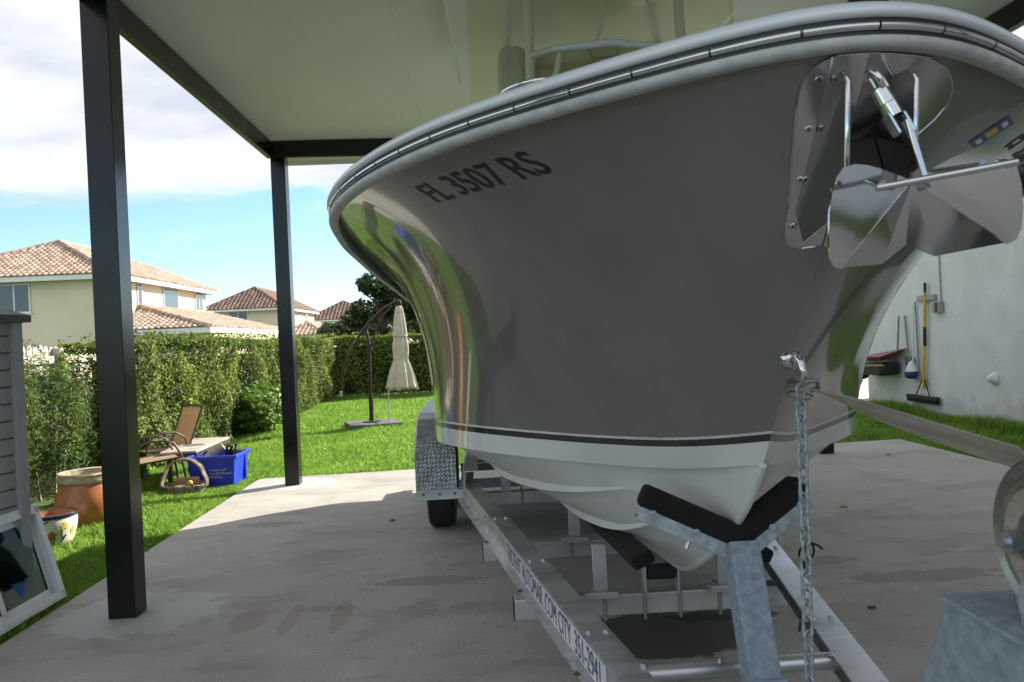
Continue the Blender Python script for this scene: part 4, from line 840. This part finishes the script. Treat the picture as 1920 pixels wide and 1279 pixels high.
m = MB(); m.tube([(-2.15,UY,1.84),(-1.93,UY,1.76)],.018,8); m.build('link_arm','umb_pole',um,smooth=60)
m = MB(); m.box((-2.65,UY,.6),(.06,.06,.1)); m.build('boom_tip','stainless_dull',um,bevel=.01)
m = MB(); m.lathe((-2.07,UY-.03,1.4),[(0,.05),(.05,.05),(.05,0)],14,(0,-1,0)); m.build('crank_knob','umb_pole',um)
m = MB(); m.lathe((-1.5,UY,2.2),[(.03,0),(.06,.04),(.05,.1),(.0,.12)],12); m.build('hub','umb_pole',um,smooth=50)
P = []; P2 = []
for i, z in enumerate(np.linspace(2.22,.64,30)):
    s = (2.22-z)/1.58; r0 = float(np.interp(s,[0,.03,.15,.35,.38,.5,.66,.68,.8,1],[.03,.06,.09,.12,.112,.135,.125,.14,.2,.265]))
    row = []
    for k in range(64):
        t = 2*math.pi*k/64; fold = 1+(.10+.05*max(0,(s-.66)/.34))*math.cos(11*t+.9*math.sin(2*t)+s*.8)+.07*math.cos(5*t+1+.5*s); row.append((-1.5+.0*s+r0*fold*math.cos(t)*(1 if s < .66 else 1+.0), UY+r0*fold*math.sin(t)*.8, z-(.03*math.cos(8*t+1) if s > .97 else 0)))
    P.append(row)
m = MB(); m.grid(P, closev=True); m.build('canopy','canvas',um,smooth=60,solid=.006)
m = MB(); m.tube([(-1.5+.13*math.cos(t),UY+.105*math.sin(t),1.64) for t in np.linspace(0,2*math.pi,25)[:-1]],.012,6,closed=True); m.build('tie_band','canvas',um,smooth=60)
m = MB(); m.lathe((-1.5,UY,.62),[(0,.1),(.2,.06),(.23,.02),(.2,0)],20); m.build('canopy_lining','canvas_in',um)
m = MB(); m.tube([(-1.76,UY-.05,.66),(-1.77,UY-.05,.05)],.014,6); m.build('cord','canvas',um,smooth=60)
pa = MB(); pa.lathe((-2.85,4.78,-.03),[(.05,0),(.075,.24),(.08,.25),(.07,.24)],18); tag(pa.build('blue_pail','pail_blue',smooth=50),'blue plastic pail standing behind the leaning window','pail')
# ---------------------------------------------------------------- hedges, shrubs, trees
def hedge(label, x0, x1, y0, y1, h, n, L, W, faces, group=None, leaf='hedge_leaf'):
    c = np.array([(x0+x1)/2, (y0+y1)/2, 0]); t = thing('hedge', label, 'hedge', tuple(c), group)
    m = MB(); m.box((c[0],c[1],h/2-.12),(x1-x0-.5,y1-y0-.45,h-.3)); m.build('shade_core','hedge_core',t)  # near-black box stands in for the shade inside the hedge
    A = {'+x':(y1-y0)*h,'-y':(x1-x0)*h,'top':(x1-x0)*(y1-y0),'+y':0}; tot = sum(A[f] for f in faces); pos = []; nr = []
    for f in faces:
        k = int(n*A[f]/tot); a = rng.uniform(0,1,k); z = rng.uniform(0,1,k)
        if f == '+x':
            y = y0+a*(y1-y0); zz = z*h; lump = .07*np.sin(y*2.1)+.06*np.sin(y*5.3+zz*3)+.05*np.sin(zz*6+y*1.7); x = x1+lump-np.abs(rng.normal(0,.09,k))-.04; pos.append(np.stack([x,y,zz],1)); nr.append(np.tile([1,-.1,.35],(k,1)))
        if f == '-y':
            x = x0+a*(x1-x0); zz = z*h; lump = .07*np.sin(x*2.1)+.06*np.sin(x*5.3+zz*3); y = y0-lump+np.abs(rng.normal(0,.09,k))+.04; pos.append(np.stack([x,y,zz],1)); nr.append(np.tile([.1,-1,.35],(k,1)))
        if f == 'top':
            x = x0+a*(x1-x0); y = y0+z*(y1-y0); zz = h+.03*np.sin(y*3)+.03*np.sin(x*4+y)-np.abs(rng.normal(0,.05,k)); pos.append(np.stack([x,y,zz],1)); nr.append(np.tile([.2,0,1],(k,1)))
    k = n//45; y = y0+rng.uniform(0,1,k)*(y1-y0); x = x0+rng.uniform(0,1,k)*(x1-x0); y = np.round(y*3.1)/3.1+rng.normal(0,.05,k); pos.append(np.stack([x if '+x' in faces else np.round(x*3)/3+rng.normal(0,.04,k),y,h+rng.uniform(-.02,.13,k)**1.0],1)); nr.append(np.tile([.3,-.2,.6],(k,1)))
    pos = np.concatenate(pos); nr = np.concatenate(nr)
    # gaps: drop leaves where a coarse noise is low so the dark inside shows
    nz = np.sin(pos[:,1]*4.7+1.2*np.sin(pos[:,2]*5.1))+np.sin(pos[:,2]*4.3+pos[:,0]*3+1.7*np.sin(pos[:,1]*2.2))
    kp = (nz > -1.0) | (rng.uniform(0,1,len(pos)) < .55); pos, nr = pos[kp], nr[kp]
    npmesh('foliage', leaves(pos, nr, L, W), 4, leaf, t, kind='stuff', origin=tuple(c))
    for k in range(int((y1-y0 if '+x' in faces else x1-x0)/.7)):
        q = MB(); x = x1-.3 if '+x' in faces else x0+.4+k*.7; y = y0+.35+k*.7 if '+x' in faces else y0+.3
        q.tube([(x,y,-.05),(x+random.uniform(-.05,.05),y+random.uniform(-.05,.05),h*.5),(x+random.uniform(-.1,.1),y,h*.85)],[.022,.016,.008],6); q.build('stem','bark',t,smooth=60)
hedge('long clipped green hedge along the left side of the lawn', -5.1, -4.22, 9.75, 19.2, 1.69, 62000, .058, .034, ('+x','top','-y'))
hedge('far end block of the clipped hedge in full sun by the back corner', -5.1, -4.18, 19.35, 22.7, 1.68, 13000, .066, .04, ('+x','top','-y'))
hedge('dark shaded hedge across the back of the lawn behind the umbrella', -5.2, 6.5, 23.0, 23.9, 1.72, 30000, .08, .05, ('-y','top'))
def shrub(name, label, cat, c, rx, ry, h, n, L, W, mat, stems, group=None, tips=0, core=.55, z0=.08, sp=.8):
    t = thing(name, label, cat, c, group); c = np.array(c)
    u = rng.normal(0,1,(n,3)); u /= np.linalg.norm(u,axis=1)[:,None]; r = rng.uniform(core,1,n)**.6
    lump = 1+.18*np.sin(u[:,0]*6+u[:,2]*4)+.14*np.sin(u[:,1]*8+1)
    pos = c+np.stack([u[:,0]*rx*r*lump,u[:,1]*ry*r*lump,z0+(h-z0)*.5*(1+u[:,2]*r*lump)],1)
    npmesh('foliage', leaves(pos, u+np.array([0,0,.3]), L, W, sp), 4, mat, t, kind='stuff', origin=tuple(c))
    for k in range(stems):
        a = random.uniform(0,6.28); q = MB(); b = Vector(c)+Vector((rx*.25*math.cos(a),ry*.25*math.sin(a),-.05)); e = Vector(c)+Vector((rx*.6*math.cos(a),ry*.6*math.sin(a),h*.75))
        q.tube([b,(b+e)/2+Vector((0,0,.05)),e],[.016,.012,.005],6); q.build('stem','pale_bark',t,smooth=60)
    for k in range(tips):
        a = random.uniform(0,6.28); b = np.array(c)+np.array([rx*.6*math.cos(a),ry*.6*math.sin(a),h*.8]); hh = random.uniform(.2,.45); kk = 60; s = rng.uniform(0,1,kk); an_ = rng.uniform(0,6.28,kk)
        pos = b+np.stack([.05*np.cos(an_)*(1.1-s),.05*np.sin(an_)*(1.1-s),s*hh],1); npmesh('new_shoot', leaves(pos, np.stack([np.cos(an_),np.sin(an_),np.full(kk,.9)],1), L*1.0, W*1.2, .3), 4, 'podo_tip', t, origin=tuple(b))
SG = 'loose yew shrubs in front of the wooden fence'
for i, (x, y, rx, ry, h, lab) in enumerate(((-4.85,7.35,.42,.45,1.58,'loose yew shrub right against the shed'),(-4.95,8.15,.45,.48,1.66,'loose yew shrub behind the terracotta urn'),(-4.9,9.0,.45,.5,1.6,'loose yew shrub hidden partly by the near post'),(-5.0,6.5,.42,.5,1.5,'loose yew shrub behind the shed wall'))):
    shrub('yew_shrub', lab, 'shrub', (x,y,0), rx, ry, h, 8500, .075, .014, 'podo_leaf', 7, SG, tips=4, core=.35, sp=1.)
shrub('leafy_bush', 'light green leafy bush at the foot of the long hedge', 'bush', (-4.0,14.6,0), .52, .75, .82, 3800, .11, .06, 'bush_leaf', 5, core=.5)
def tree(name, label, c, th, crown, n, L, W, mat, group=None, seed=1):
    t = thing(name, label, 'tree', c, group); rd = random.Random(seed); c = Vector(c)
    tk = MB(); top_ = c+Vector((.05,0,th)); tk.tube([c+Vector((0,0,-.1)),c+Vector((.03,.02,th*.5)),top_],[.11,.085,.05],8)
    cl = []
    for k in range(crown[3]):
        a = rd.uniform(0,6.28); z = rd.uniform(-1,1); rr = math.sqrt(1-z*z)*rd.uniform(.45,1); q = c+Vector((crown[0]*rr*math.cos(a),crown[0]*rr*math.sin(a),crown[1]+crown[2]*z*rd.uniform(.6,1)))
        cl.append(q); tk.tube([top_-Vector((0,0,th*.3*rd.random())),(top_+q)/2+Vector((0,0,.1)),q],[.035,.022,.008],5)
    tk.build('trunk','bark',t,smooth=60); pos = []; nr = []
    for q in cl:
        k = n//len(cl); u = rng.normal(0,1,(k,3)); u /= np.linalg.norm(u,axis=1)[:,None]; r = (crown[4]*rd.uniform(.7,1.3))*rng.uniform(.3,1,k)**.5; pos.append(np.array(q)+u*r[:,None]*np.array([1,1,.8])); nr.append(u+[0,0,.4])
    npmesh('crown', leaves(np.concatenate(pos), np.concatenate(nr), L, W), 4, mat, t, kind='stuff', origin=tuple(c))
tree('broadleaf_tree','dark leafy tree rising behind the back hedge and umbrella',(-3.3,26,0),2.2,(1.0,2.45,1.15,30,.36),7500,.19,.11,'tree_leaf',seed=3)
tree('broadleaf_tree','dark tree at the back hedge half hidden by the bow',(-1.5,25.6,0),2.0,(1.1,2.35,1.0,26,.4),6500,.19,.11,'tree_leaf',seed=5)
tree('broadleaf_tree','rounded bush crown in front of the farthest house',(-10.2,62,0),1.2,(1.9,2.2,.9,16,.9),2600,.4,.26,'tree_leaf2',seed=8)
tree('broadleaf_tree','low tree beside the farthest house roof',(-8.3,66,0),1.2,(1.6,2.3,.9,14,.9),2200,.4,.26,'tree_leaf2',seed=9)
pm = thing('palm_tree','green palm top at the left edge behind the house','tree',(-36.2,60,0))
m = MB(); m.tube([(-36.2,60,-.1),(-36.0,60,4),(-36.1,60,7.8)],[.22,.16,.14],8); m.build('trunk','pale_bark',pm,smooth=60); V = []
for k in range(16):
    a = 2*math.pi*k/16+random.uniform(-.2,.2); el = random.uniform(-.2,1.0); d = np.array([math.cos(a)*math.cos(el),math.sin(a)*math.cos(el),math.sin(el)]); sd_ = np.cross(d,[0,0,1]); sd_ /= np.linalg.norm(sd_); b = np.array([-36.1,60,7.8])
    for s in np.linspace(.15,1,22):
        p = b+d*s*2.2+np.array([0,0,-1.3*s*s*.8])
        for q in (-1,1): e = p+sd_*q*.55*(1.1-s*.6)+d*.25+np.array([0,0,-.2]); V.append([p-d*.03,p+d*.03,e,e-d*.02])
npmesh('fronds',np.array(V),4,'palm_leaf',pm,kind='stuff',origin=(-36.2,60,0))
# ---------------------------------------------------------------- wooden fence behind the shrubs
fn = thing('wooden_fence','weathered pale picket fence behind the loose shrubs','fence',(-5.75,9,0))
pk = MB(); pk.prism([(0,-.055,0),(0,.055,0),(0,.055,1.62),(0,.03,1.68),(0,-.03,1.68),(0,-.055,1.62)],(.02,0,0)); f0 = pk.build('picket','fence_wood',fn,origin=(0,0,0)); pm_ = f0.data; bpy.data.objects.remove(f0)
y = 5.6
while y < 13: inst(pm_,'picket',fn,(-5.75+random.uniform(-.006,.006),y,random.uniform(-.02,.02)),Matrix.Rotation(random.uniform(-.015,.015),3,'X')); y += .128
for z in (.35,1.5): m = MB(); m.box((-5.71,9.3,z),(.045,7.5,.1)); m.build('fence_rail','fence_wood',fn)
for y in (6,8.4,10.8): m = MB(); m.box((-5.68,y,.8),(.1,.1,1.7)); m.build('fence_post','fence_wood',fn)
# ---------------------------------------------------------------- tiled roofs and houses
def tile_proto():
    V = []; n = 5
    for y in (0, 1):
        for k in range(n): a = math.pi*k/(n-1); V.append((-.5*math.cos(a)*(.88 if y else 1.), y, .42*math.sin(a)*(.88 if y else 1.)+(0 if y else .12)))
    Fc = [(k, k+1, n+k+1, n+k) for k in range(n-1)]+[tuple(range(n))]
    return np.array(V), Fc
TV, TF = tile_proto()
def inpoly(p, poly):
    x, y = p; r = False; j = len(poly)-1
    for i in range(len(poly)):
        (xi, yi), (xj, yj) = poly[i], poly[j]
        if (yi > y) != (yj > y) and x < (xj-xi)*(y-yi)/(yj-yi)+xi: r = not r
        j = i
    return r
def tiles(plane, tw=.30, tl=.42):
    # plane: 3d polygon, first edge is the eave; returns tile frames sorted from the eave up
    P = [Vector(p) for p in plane]; o = P[0]; u = (P[1]-P[0]).normalized(); n = u.cross(P[2]-P[0]).normalized()
    if n.z < 0: n = -n
    v = n.cross(u).normalized(); v = v if v.z > 0 else -v
    q = [((p-o).dot(u), (p-o).dot(v)) for p in P]; out_ = []; U = max(a for a, b in q); U0 = min(a for a, b in q); V = max(b for a, b in q); j = 0; vv = -.04
    while vv < V:
        uu = U0+tw/2
        while uu < U:
            if inpoly((uu, vv+tl*.4), q): out_.append((o+u*uu+v*vv+n*.02, u, v, n))
            uu += tw
        vv += tl*.86
    return out_, tw, tl
def tile_verts(fr, tw, tl):
    p, u, v, n = fr; return np.array([p+u*(x*tw*random.uniform(.94,1.))+v*(y*tl)+n*(z*tw*.8) for x, y, z in TV])
TILE_ME = None
def roof_tiles(parent, planes, mass_mat, nparts=0, hips=(), tw=.30, tl=.42):
    global TILE_ME
    fr = []
    for pl_ in planes: f, _, _ = tiles(pl_, tw, tl); fr.append(f)
    done = 0
    if nparts:
        if TILE_ME is None:
            m = MB(); m.add([(x*tw, y*tl, z*tw*.8) for x, y, z in TV], TF); o = m.build('tile','tile_part',parent,origin=(0,0,0)); TILE_ME = o.data; bpy.data.objects.remove(o)
        for fset in fr[:2]:
            for p, u, v, n in fset:
                if done >= nparts or p.x < -25.2: continue
                mt = Matrix((u, v, n)).transposed(); inst(TILE_ME,'tile',parent,p,mt); done += 1; fset_used.add(tuple(p))
    V = []; Fc = []
    for fset in fr:
        for f in fset:
            if tuple(f[0]) in fset_used: continue
            o = len(V); V += tile_verts(f, tw, tl).tolist(); Fc += [tuple(i+o for i in q) for q in TF]
    if V: m = MB(); m.v = [tuple(x) for x in V]; m.f = Fc; m.m = [0]*len(Fc); m.build('tile_field', mass_mat, parent, kind='stuff')
    for a, b in hips:
        a = Vector(a); b = Vector(b); n = int((b-a).length/.4); m = MB()
        for k in range(n):
            p = a+(b-a)*(k/n); q = a+(b-a)*((k+1.15)/n); m.tube([p+Vector((0,0,.07)), q+Vector((0,0,.1))], [.15,.12], 6)
        m.build('ridge_tile', mass_mat, parent)
fset_used = set()
def hip_house(t, x0, x1, y0, y1, ze, zr, wallm, mass, nparts=0, ov=.55, tw=.3, run=None, z0=-.1):
    m = MB(); m.box(((x0+x1)/2,(y0+y1)/2,(ze+z0)/2),(x1-x0,y1-y0,ze-z0)); m.build('wall',wallm,t)
    a, b, c, d = x0-ov, x1+ov, y0-ov, y1+ov; h = run or (b-a)/2
    r1 = (a+(b-a)/2, c+h, zr); r2 = (a+(b-a)/2, d-h, zr); zz = ze+.03
    E4 = [(a,c,zz),(b,c,zz),(b,d,zz),(a,d,zz)]
    m = MB(); m.add(E4+[r1,r2],[(0,1,4),(1,2,5,4),(2,3,5),(3,0,4,5),(3,2,1,0)]); rf = m.build('roof','tile_under',t)
    for i in range(4):
        p, q = Vector(E4[i]), Vector(E4[(i+1)%4]); m = MB(); m.bar(p-Vector((0,0,.1)), q-Vector((0,0,.1)), .04, .24); m.build('fascia','trim_white',rf)
    roof_tiles(rf,[[E4[0],E4[1],r1],[E4[1],E4[2],r2,r1],[E4[3],E4[0],r1,r2]],mass,nparts,[(E4[0],r1),(E4[1],r1),(E4[2],r2),(r1,r2)],tw,tw*1.4); return rf
def win(t, p, axis, w_, h_, split=True, dep=.05):
    # axis 'y': window in a wall facing -y; 'x': wall facing +x
    x, y, z = p
    def bx(a, b, dz, dw, dh, th, mat, name, par_):
        m = MB()
        if axis == 'y': m.box((x+a, y-dep*.5-th/2, z+b), (dw, th, dh))
        else: m.box((x+dep*.5+th/2, y+a, z+b), (th, dw, dh))
        return m.build(name, mat, par_)
    f = bx(0,0,0,w_,h_,.05,'trim_white','window',t)
    if split:
        for s_ in (-1,1): bx(s_*(w_/4-.015),0,0,w_/2-.11,h_-.14,.06,'window_dark','pane',f)
    else: bx(0,0,0,w_-.12,h_-.14,.06,'window_dark','pane',f)
    bx(0,-h_/2-.04,0,w_+.15,.08,.1,'trim_white','sill',f)
h1 = thing('cream_house','nearest two storey cream house with orange tile roof beyond the fence','house',(-23.2,46,0))
hip_house(h1,-27.6,-18.35,39.7,53.7,5.42,7.75,'stucco_cream','tile_mass',300)
win(h1,(-22.85,39.7,4.45),'y',1.55,1.45); win(h1,(-18.35,43.3,4.55),'x',.55,1.5,False); win(h1,(-18.35,47.6,4.6),'x',2.2,1.35,False); win(h1,(-18.35,52.3,4.6),'x',1.3,1.45)
# single storey wing with its own hip roof
m = MB(); m.box((-15.9,49.0,1.2),(4.9,18,2.6)); m.build('wing_wall','stucco_cream',h1)
WE = [(-18.4,39.2,2.62),(-13.25,39.2,2.62),(-13.9,58.5,2.62),(-18.4,58.5,2.62)]; W1 = (-18.2,43.2,3.9); W2 = (-18.2,54.5,3.9)
m = MB(); m.add(WE+[W1,W2],[(0,1,4),(1,2,5,4),(2,3,5),(3,2,1,0)]); wr = m.build('wing_roof','tile_under',h1)
for i in (0,1): m = MB(); m.bar(Vector(WE[i])-Vector((0,0,.12)),Vector(WE[i+1])-Vector((0,0,.12)),.04,.26); m.build('fascia','trim_white',wr)
roof_tiles(wr,[[WE[0],WE[1],W1],[WE[1],WE[2],W2,W1]],'tile_mass',0,[(WE[1],W1),(W1,W2)])
h2 = thing('brown_roof_house','cream house with dark brown tile roof between the two posts','house',(-24.5,91,0))
hip_house(h2,-28.2,-20.6,83,99,5.5,8.0,'stucco_cream','tile_dark',0,tw=.42,run=4.6)
win(h2,(-25.1,83,4.72),'y',2.0,1.5); win(h2,(-20.6,94.5,4.75),'x',1.6,1.5); win(h2,(-20.6,87.5,4.75),'x',.7,1.5,False); win(h2,(-27.6,83,4.72),'y',1.0,1.5,False)
W = [(-19.9,76,2.45),(-14.6,76,2.45),(-14.9,90,2.45),(-19.9,90,2.45)]; A1 = (-17.3,79.5,3.75); A2 = (-17.3,86,3.75)
m = MB(); m.box((-17.3,83,1.1),(4.4,13,2.6)); m.build('wing_wall','stucco_cream',h2)
m = MB(); m.add(W+[A1,A2],[(0,1,4),(1,2,5,4),(2,3,5),(3,0,4,5),(3,2,1,0)]); wr = m.build('wing_roof','tile_under',h2)
for i in (0,1): m = MB(); m.bar(Vector(W[i])-Vector((0,0,.12)),Vector(W[i+1])-Vector((0,0,.12)),.05,.28); m.build('fascia','trim_white',wr)
roof_tiles(wr,[[W[0],W[1],A1],[W[1],W[2],A2,A1]],'tile_mass',0,[(W[1],A1),(W[0],A1),(A1,A2)],.42,.58)
h3 = thing('far_house','farthest house showing only a brown tile roof above the bushes','house',(-21,125,0))
hip_house(h3,-26,-16.5,120,134,5.1,8.1,'stucco_cream','tile_dark',0,tw=.55)
# ---------------------------------------------------------------- white house on the right
hw = thing('white_house','white stucco house wall along the right side of the slab','house',(11,7,0))
m = MB(); m.box((11.12,11.1,2.3),(8,6.2,4.8)); m.build('wall','stucco_white',hw,bevel=.01)
m = MB(); m.box((11.12,-1.0,3.2),(8,18,6.6)); m.build('sun_block_wall','stucco_white',hw,bevel=.01)  # unseen tall block, added to keep the sun off the near slab and winch
HE = [(6.95,8.0,4.72),(15.4,8.0,4.72),(15.4,14.4,4.72),(6.95,14.4,4.72)]; H1 = (11.1,8.0,6.4); H2 = (11.1,10.5,6.4)
m = MB(); m.add(HE+[H1,H2],[(0,1,4),(1,2,5,4),(2,3,5),(3,0,4,5),(3,2,1,0)]); hr = m.build('roof','tile_under',hw)
m = MB(); m.bar(Vector(HE[3])-Vector((0,0,.1)),Vector(HE[0])-Vector((0,0,.1)),.04,.2); m.build('fascia','trim_white',hr)
roof_tiles(hr,[[HE[3],HE[0],H1,H2]],'tile_mass',0,[(HE[3],H2),(HE[0],H1)])
m = MB(); UE = [(6.8,-10.3,6.5),(15.5,-10.3,6.5),(15.5,8.3,6.5),(6.8,8.3,6.5)]; U1 = (11.1,-6,8.4); U2 = (11.1,4,8.4); m.add(UE+[U1,U2],[(0,1,4),(1,2,5,4),(2,3,5),(3,0,4,5),(3,2,1,0)]); m.build('sun_block_roof','tile_under',hw)  # roof of the added sun-blocking storey, out of view
X = 7.115
m = MB(); m.tube([(X-.012,11.8,3.0),(X-.012,11.78,1.75)],.011,8); m.build('conduit','box_grey',hw,smooth=60)
m = MB(); m.box((X-.04,11.83,1.7),(.08,.2,.17)); o = m.build('outlet_box','box_grey',hw,bevel=.008)
m = MB(); m.box((X-.085,11.8,1.7),(.012,.06,.15)); m.build('outlet_lid','frame_brown',o)
m = MB(); m.lathe((X,10.6,.66),[(.085,0),(.085,.02),(.06,.05),(.045,.09),(.03,.1),(0,.1)],16,(-1,0,0)); m.build('vent_cap','plastic_white',hw,smooth=40)
m = MB(); m.box((X-.025,12.15,1.86),(.05,.5,.09)); m.build('tool_rack','box_grey',hw,bevel=.01)
# push broom
br = thing('push_broom','yellow handled push broom with black head hung on the white wall','broom',(X-.06,12.3,.3))
m = MB(); m.tube([(X-.05,12.28,.42),(X-.05,12.2,1.28)],.025,10); m.tube([(X-.05,12.185,1.4),(X-.05,12.14,1.95)],.025,10); m.build('handle','broom_yellow',br,smooth=60)
m = MB(); m.tube([(X-.05,12.2,1.1),(X-.05,12.185,1.4)],.027,10); m.build('grip','plastic_black',br,smooth=60)
m = MB(); m.tube([(X-.05,12.14,1.95),(X-.05,12.13,2.1)],.022,10); m.build('handle_end','plastic_black',br,smooth=60)
m = MB(); m.bar((X-.06,12.75,.27),(X-.06,11.88,.27),.06,.06); m.build('head','plastic_black',br,bevel=.008)
m = MB(); m.bar((X-.06,12.73,.215),(X-.06,11.9,.215),.05,.06); m.build('bristles','carpet_black',br)
for s_ in (-1,1): m = MB(); m.tube([(X-.06,12.3+s_*.2,.29),(X-.05,12.28,.6)],.011,6); m.build('brace','plastic_black',br,smooth=60)
mo = thing('toilet_mop','white handled brush with dark blue head hung beside the broom','brush',(X-.06,12.56,.55))
m = MB(); m.tube([(X-.05,12.5,1.75),(X-.05,12.56,.8)],.013,8); m.build('handle','plastic_white',mo,smooth=60)
m = MB(); m.lathe((X-.07,12.57,.68),[(.1,0),(.085,.06),(.04,.14),(.02,.17)],14); m.build('collar','plastic_white',mo,smooth=60)
m = MB(); m.lathe((X-.07,12.57,.56),[(.06,0),(.11,.03),(.115,.09),(.1,.12)],14); m.build('brush_head','plastic_blue',mo,smooth=60)
rk = thing('garden_rake','thin dark handled rake hung on the white wall behind the brush','rake',(X-.04,12.5,.6))
m = MB(); m.tube([(X-.03,12.47,1.82),(X-.03,12.42,.62)],.013,8); m.build('handle','steel_grey',rk,smooth=60)
m = MB(); m.bar((X-.04,12.62,.6),(X-.04,12.25,.6),.02,.025); m.build('head','steel_grey',rk)
for k in range(9): m = MB(); m.tube([(X-.04,12.61-k*.044,.6),(X-.08,12.61-k*.044,.55)],.005,5); m.build('tine','steel_grey',rk)
sh2 = thing('shovel','grey handled shovel leaning on the white wall near its far end','shovel',(X-.06,12.95,.5))
m = MB(); m.tube([(X-.03,12.8,1.6),(X-.04,12.7,.9)],.015,8); m.build('handle','steel_grey',sh2,smooth=60)
m = MB(); m.prism([(X-.03,12.58,.92),(X-.03,12.82,.92),(X-.03,12.8,.7),(X-.03,12.7,.6),(X-.03,12.6,.7)],(-.02,0,0)); m.build('blade','steel_grey',sh2,bevel=.006)
wb = thing('wheelbarrow','dark wheelbarrow with dull red tray hung on the white wall','wheelbarrow',(X-.3,13.3,.5))
m = MB(); m.add([(X-.02,12.75,1.06),(X-.02,13.75,.92),(X-.42,13.7,.9),(X-.4,12.95,.92),(X-.1,12.95,.93),(X-.1,13.5,.84),(X-.34,13.5,.83),(X-.33,13.05,.84)],[(0,1,2,3),(3,2,6,7),(0,3,7,4),(1,0,4,5),(2,1,5,6),(4,7,6,5)]); m.build('tray','barrow_red',wb)
m = MB(); m.box((X-.22,13.45,.7),(.36,.95,.22)); m.build('undertray','plastic_black',wb,bevel=.05)
m = MB(); m.lathe((X-.25,13.85,.66),[(.0,-.03),(.1,-.03),(.13,-.05),(.16,-.045),(.17,0),(.16,.045),(.13,.05),(.1,.03),(0,.03)],24,(1,0,0)); m.build('wheel','rubber',wb,smooth=50)
m = MB(); m.tube([(X-.42,12.8,.78),(X-.4,13.9,.72)],.02,8); m.build('handle','wood_brown',wb,smooth=60)
m = MB(); m.tube([(X-.1,12.85,1.6),(X-.12,12.9,1.0)],.016,8); m.build('leg','steel_grey',wb,smooth=60)
for s_ in (0,1): m = MB(); m.tube([(X-.12-.2*s_,13.1,.95),(X-.12-.2*s_,13.05,.7)],.013,6); m.build('leg','steel_grey',wb,smooth=60)
hs = MB(); hs.tube([(X-.3+.02*math.sin(t),14.0+.2*math.cos(t),.5+.14*math.sin(t)) for t in np.linspace(0,6.28,25)[:-1]],.016,6,closed=True); tag(hs.build('hose_loop','steel_grey',smooth=60),'grey hose loop at the far end of the white wall','hose')
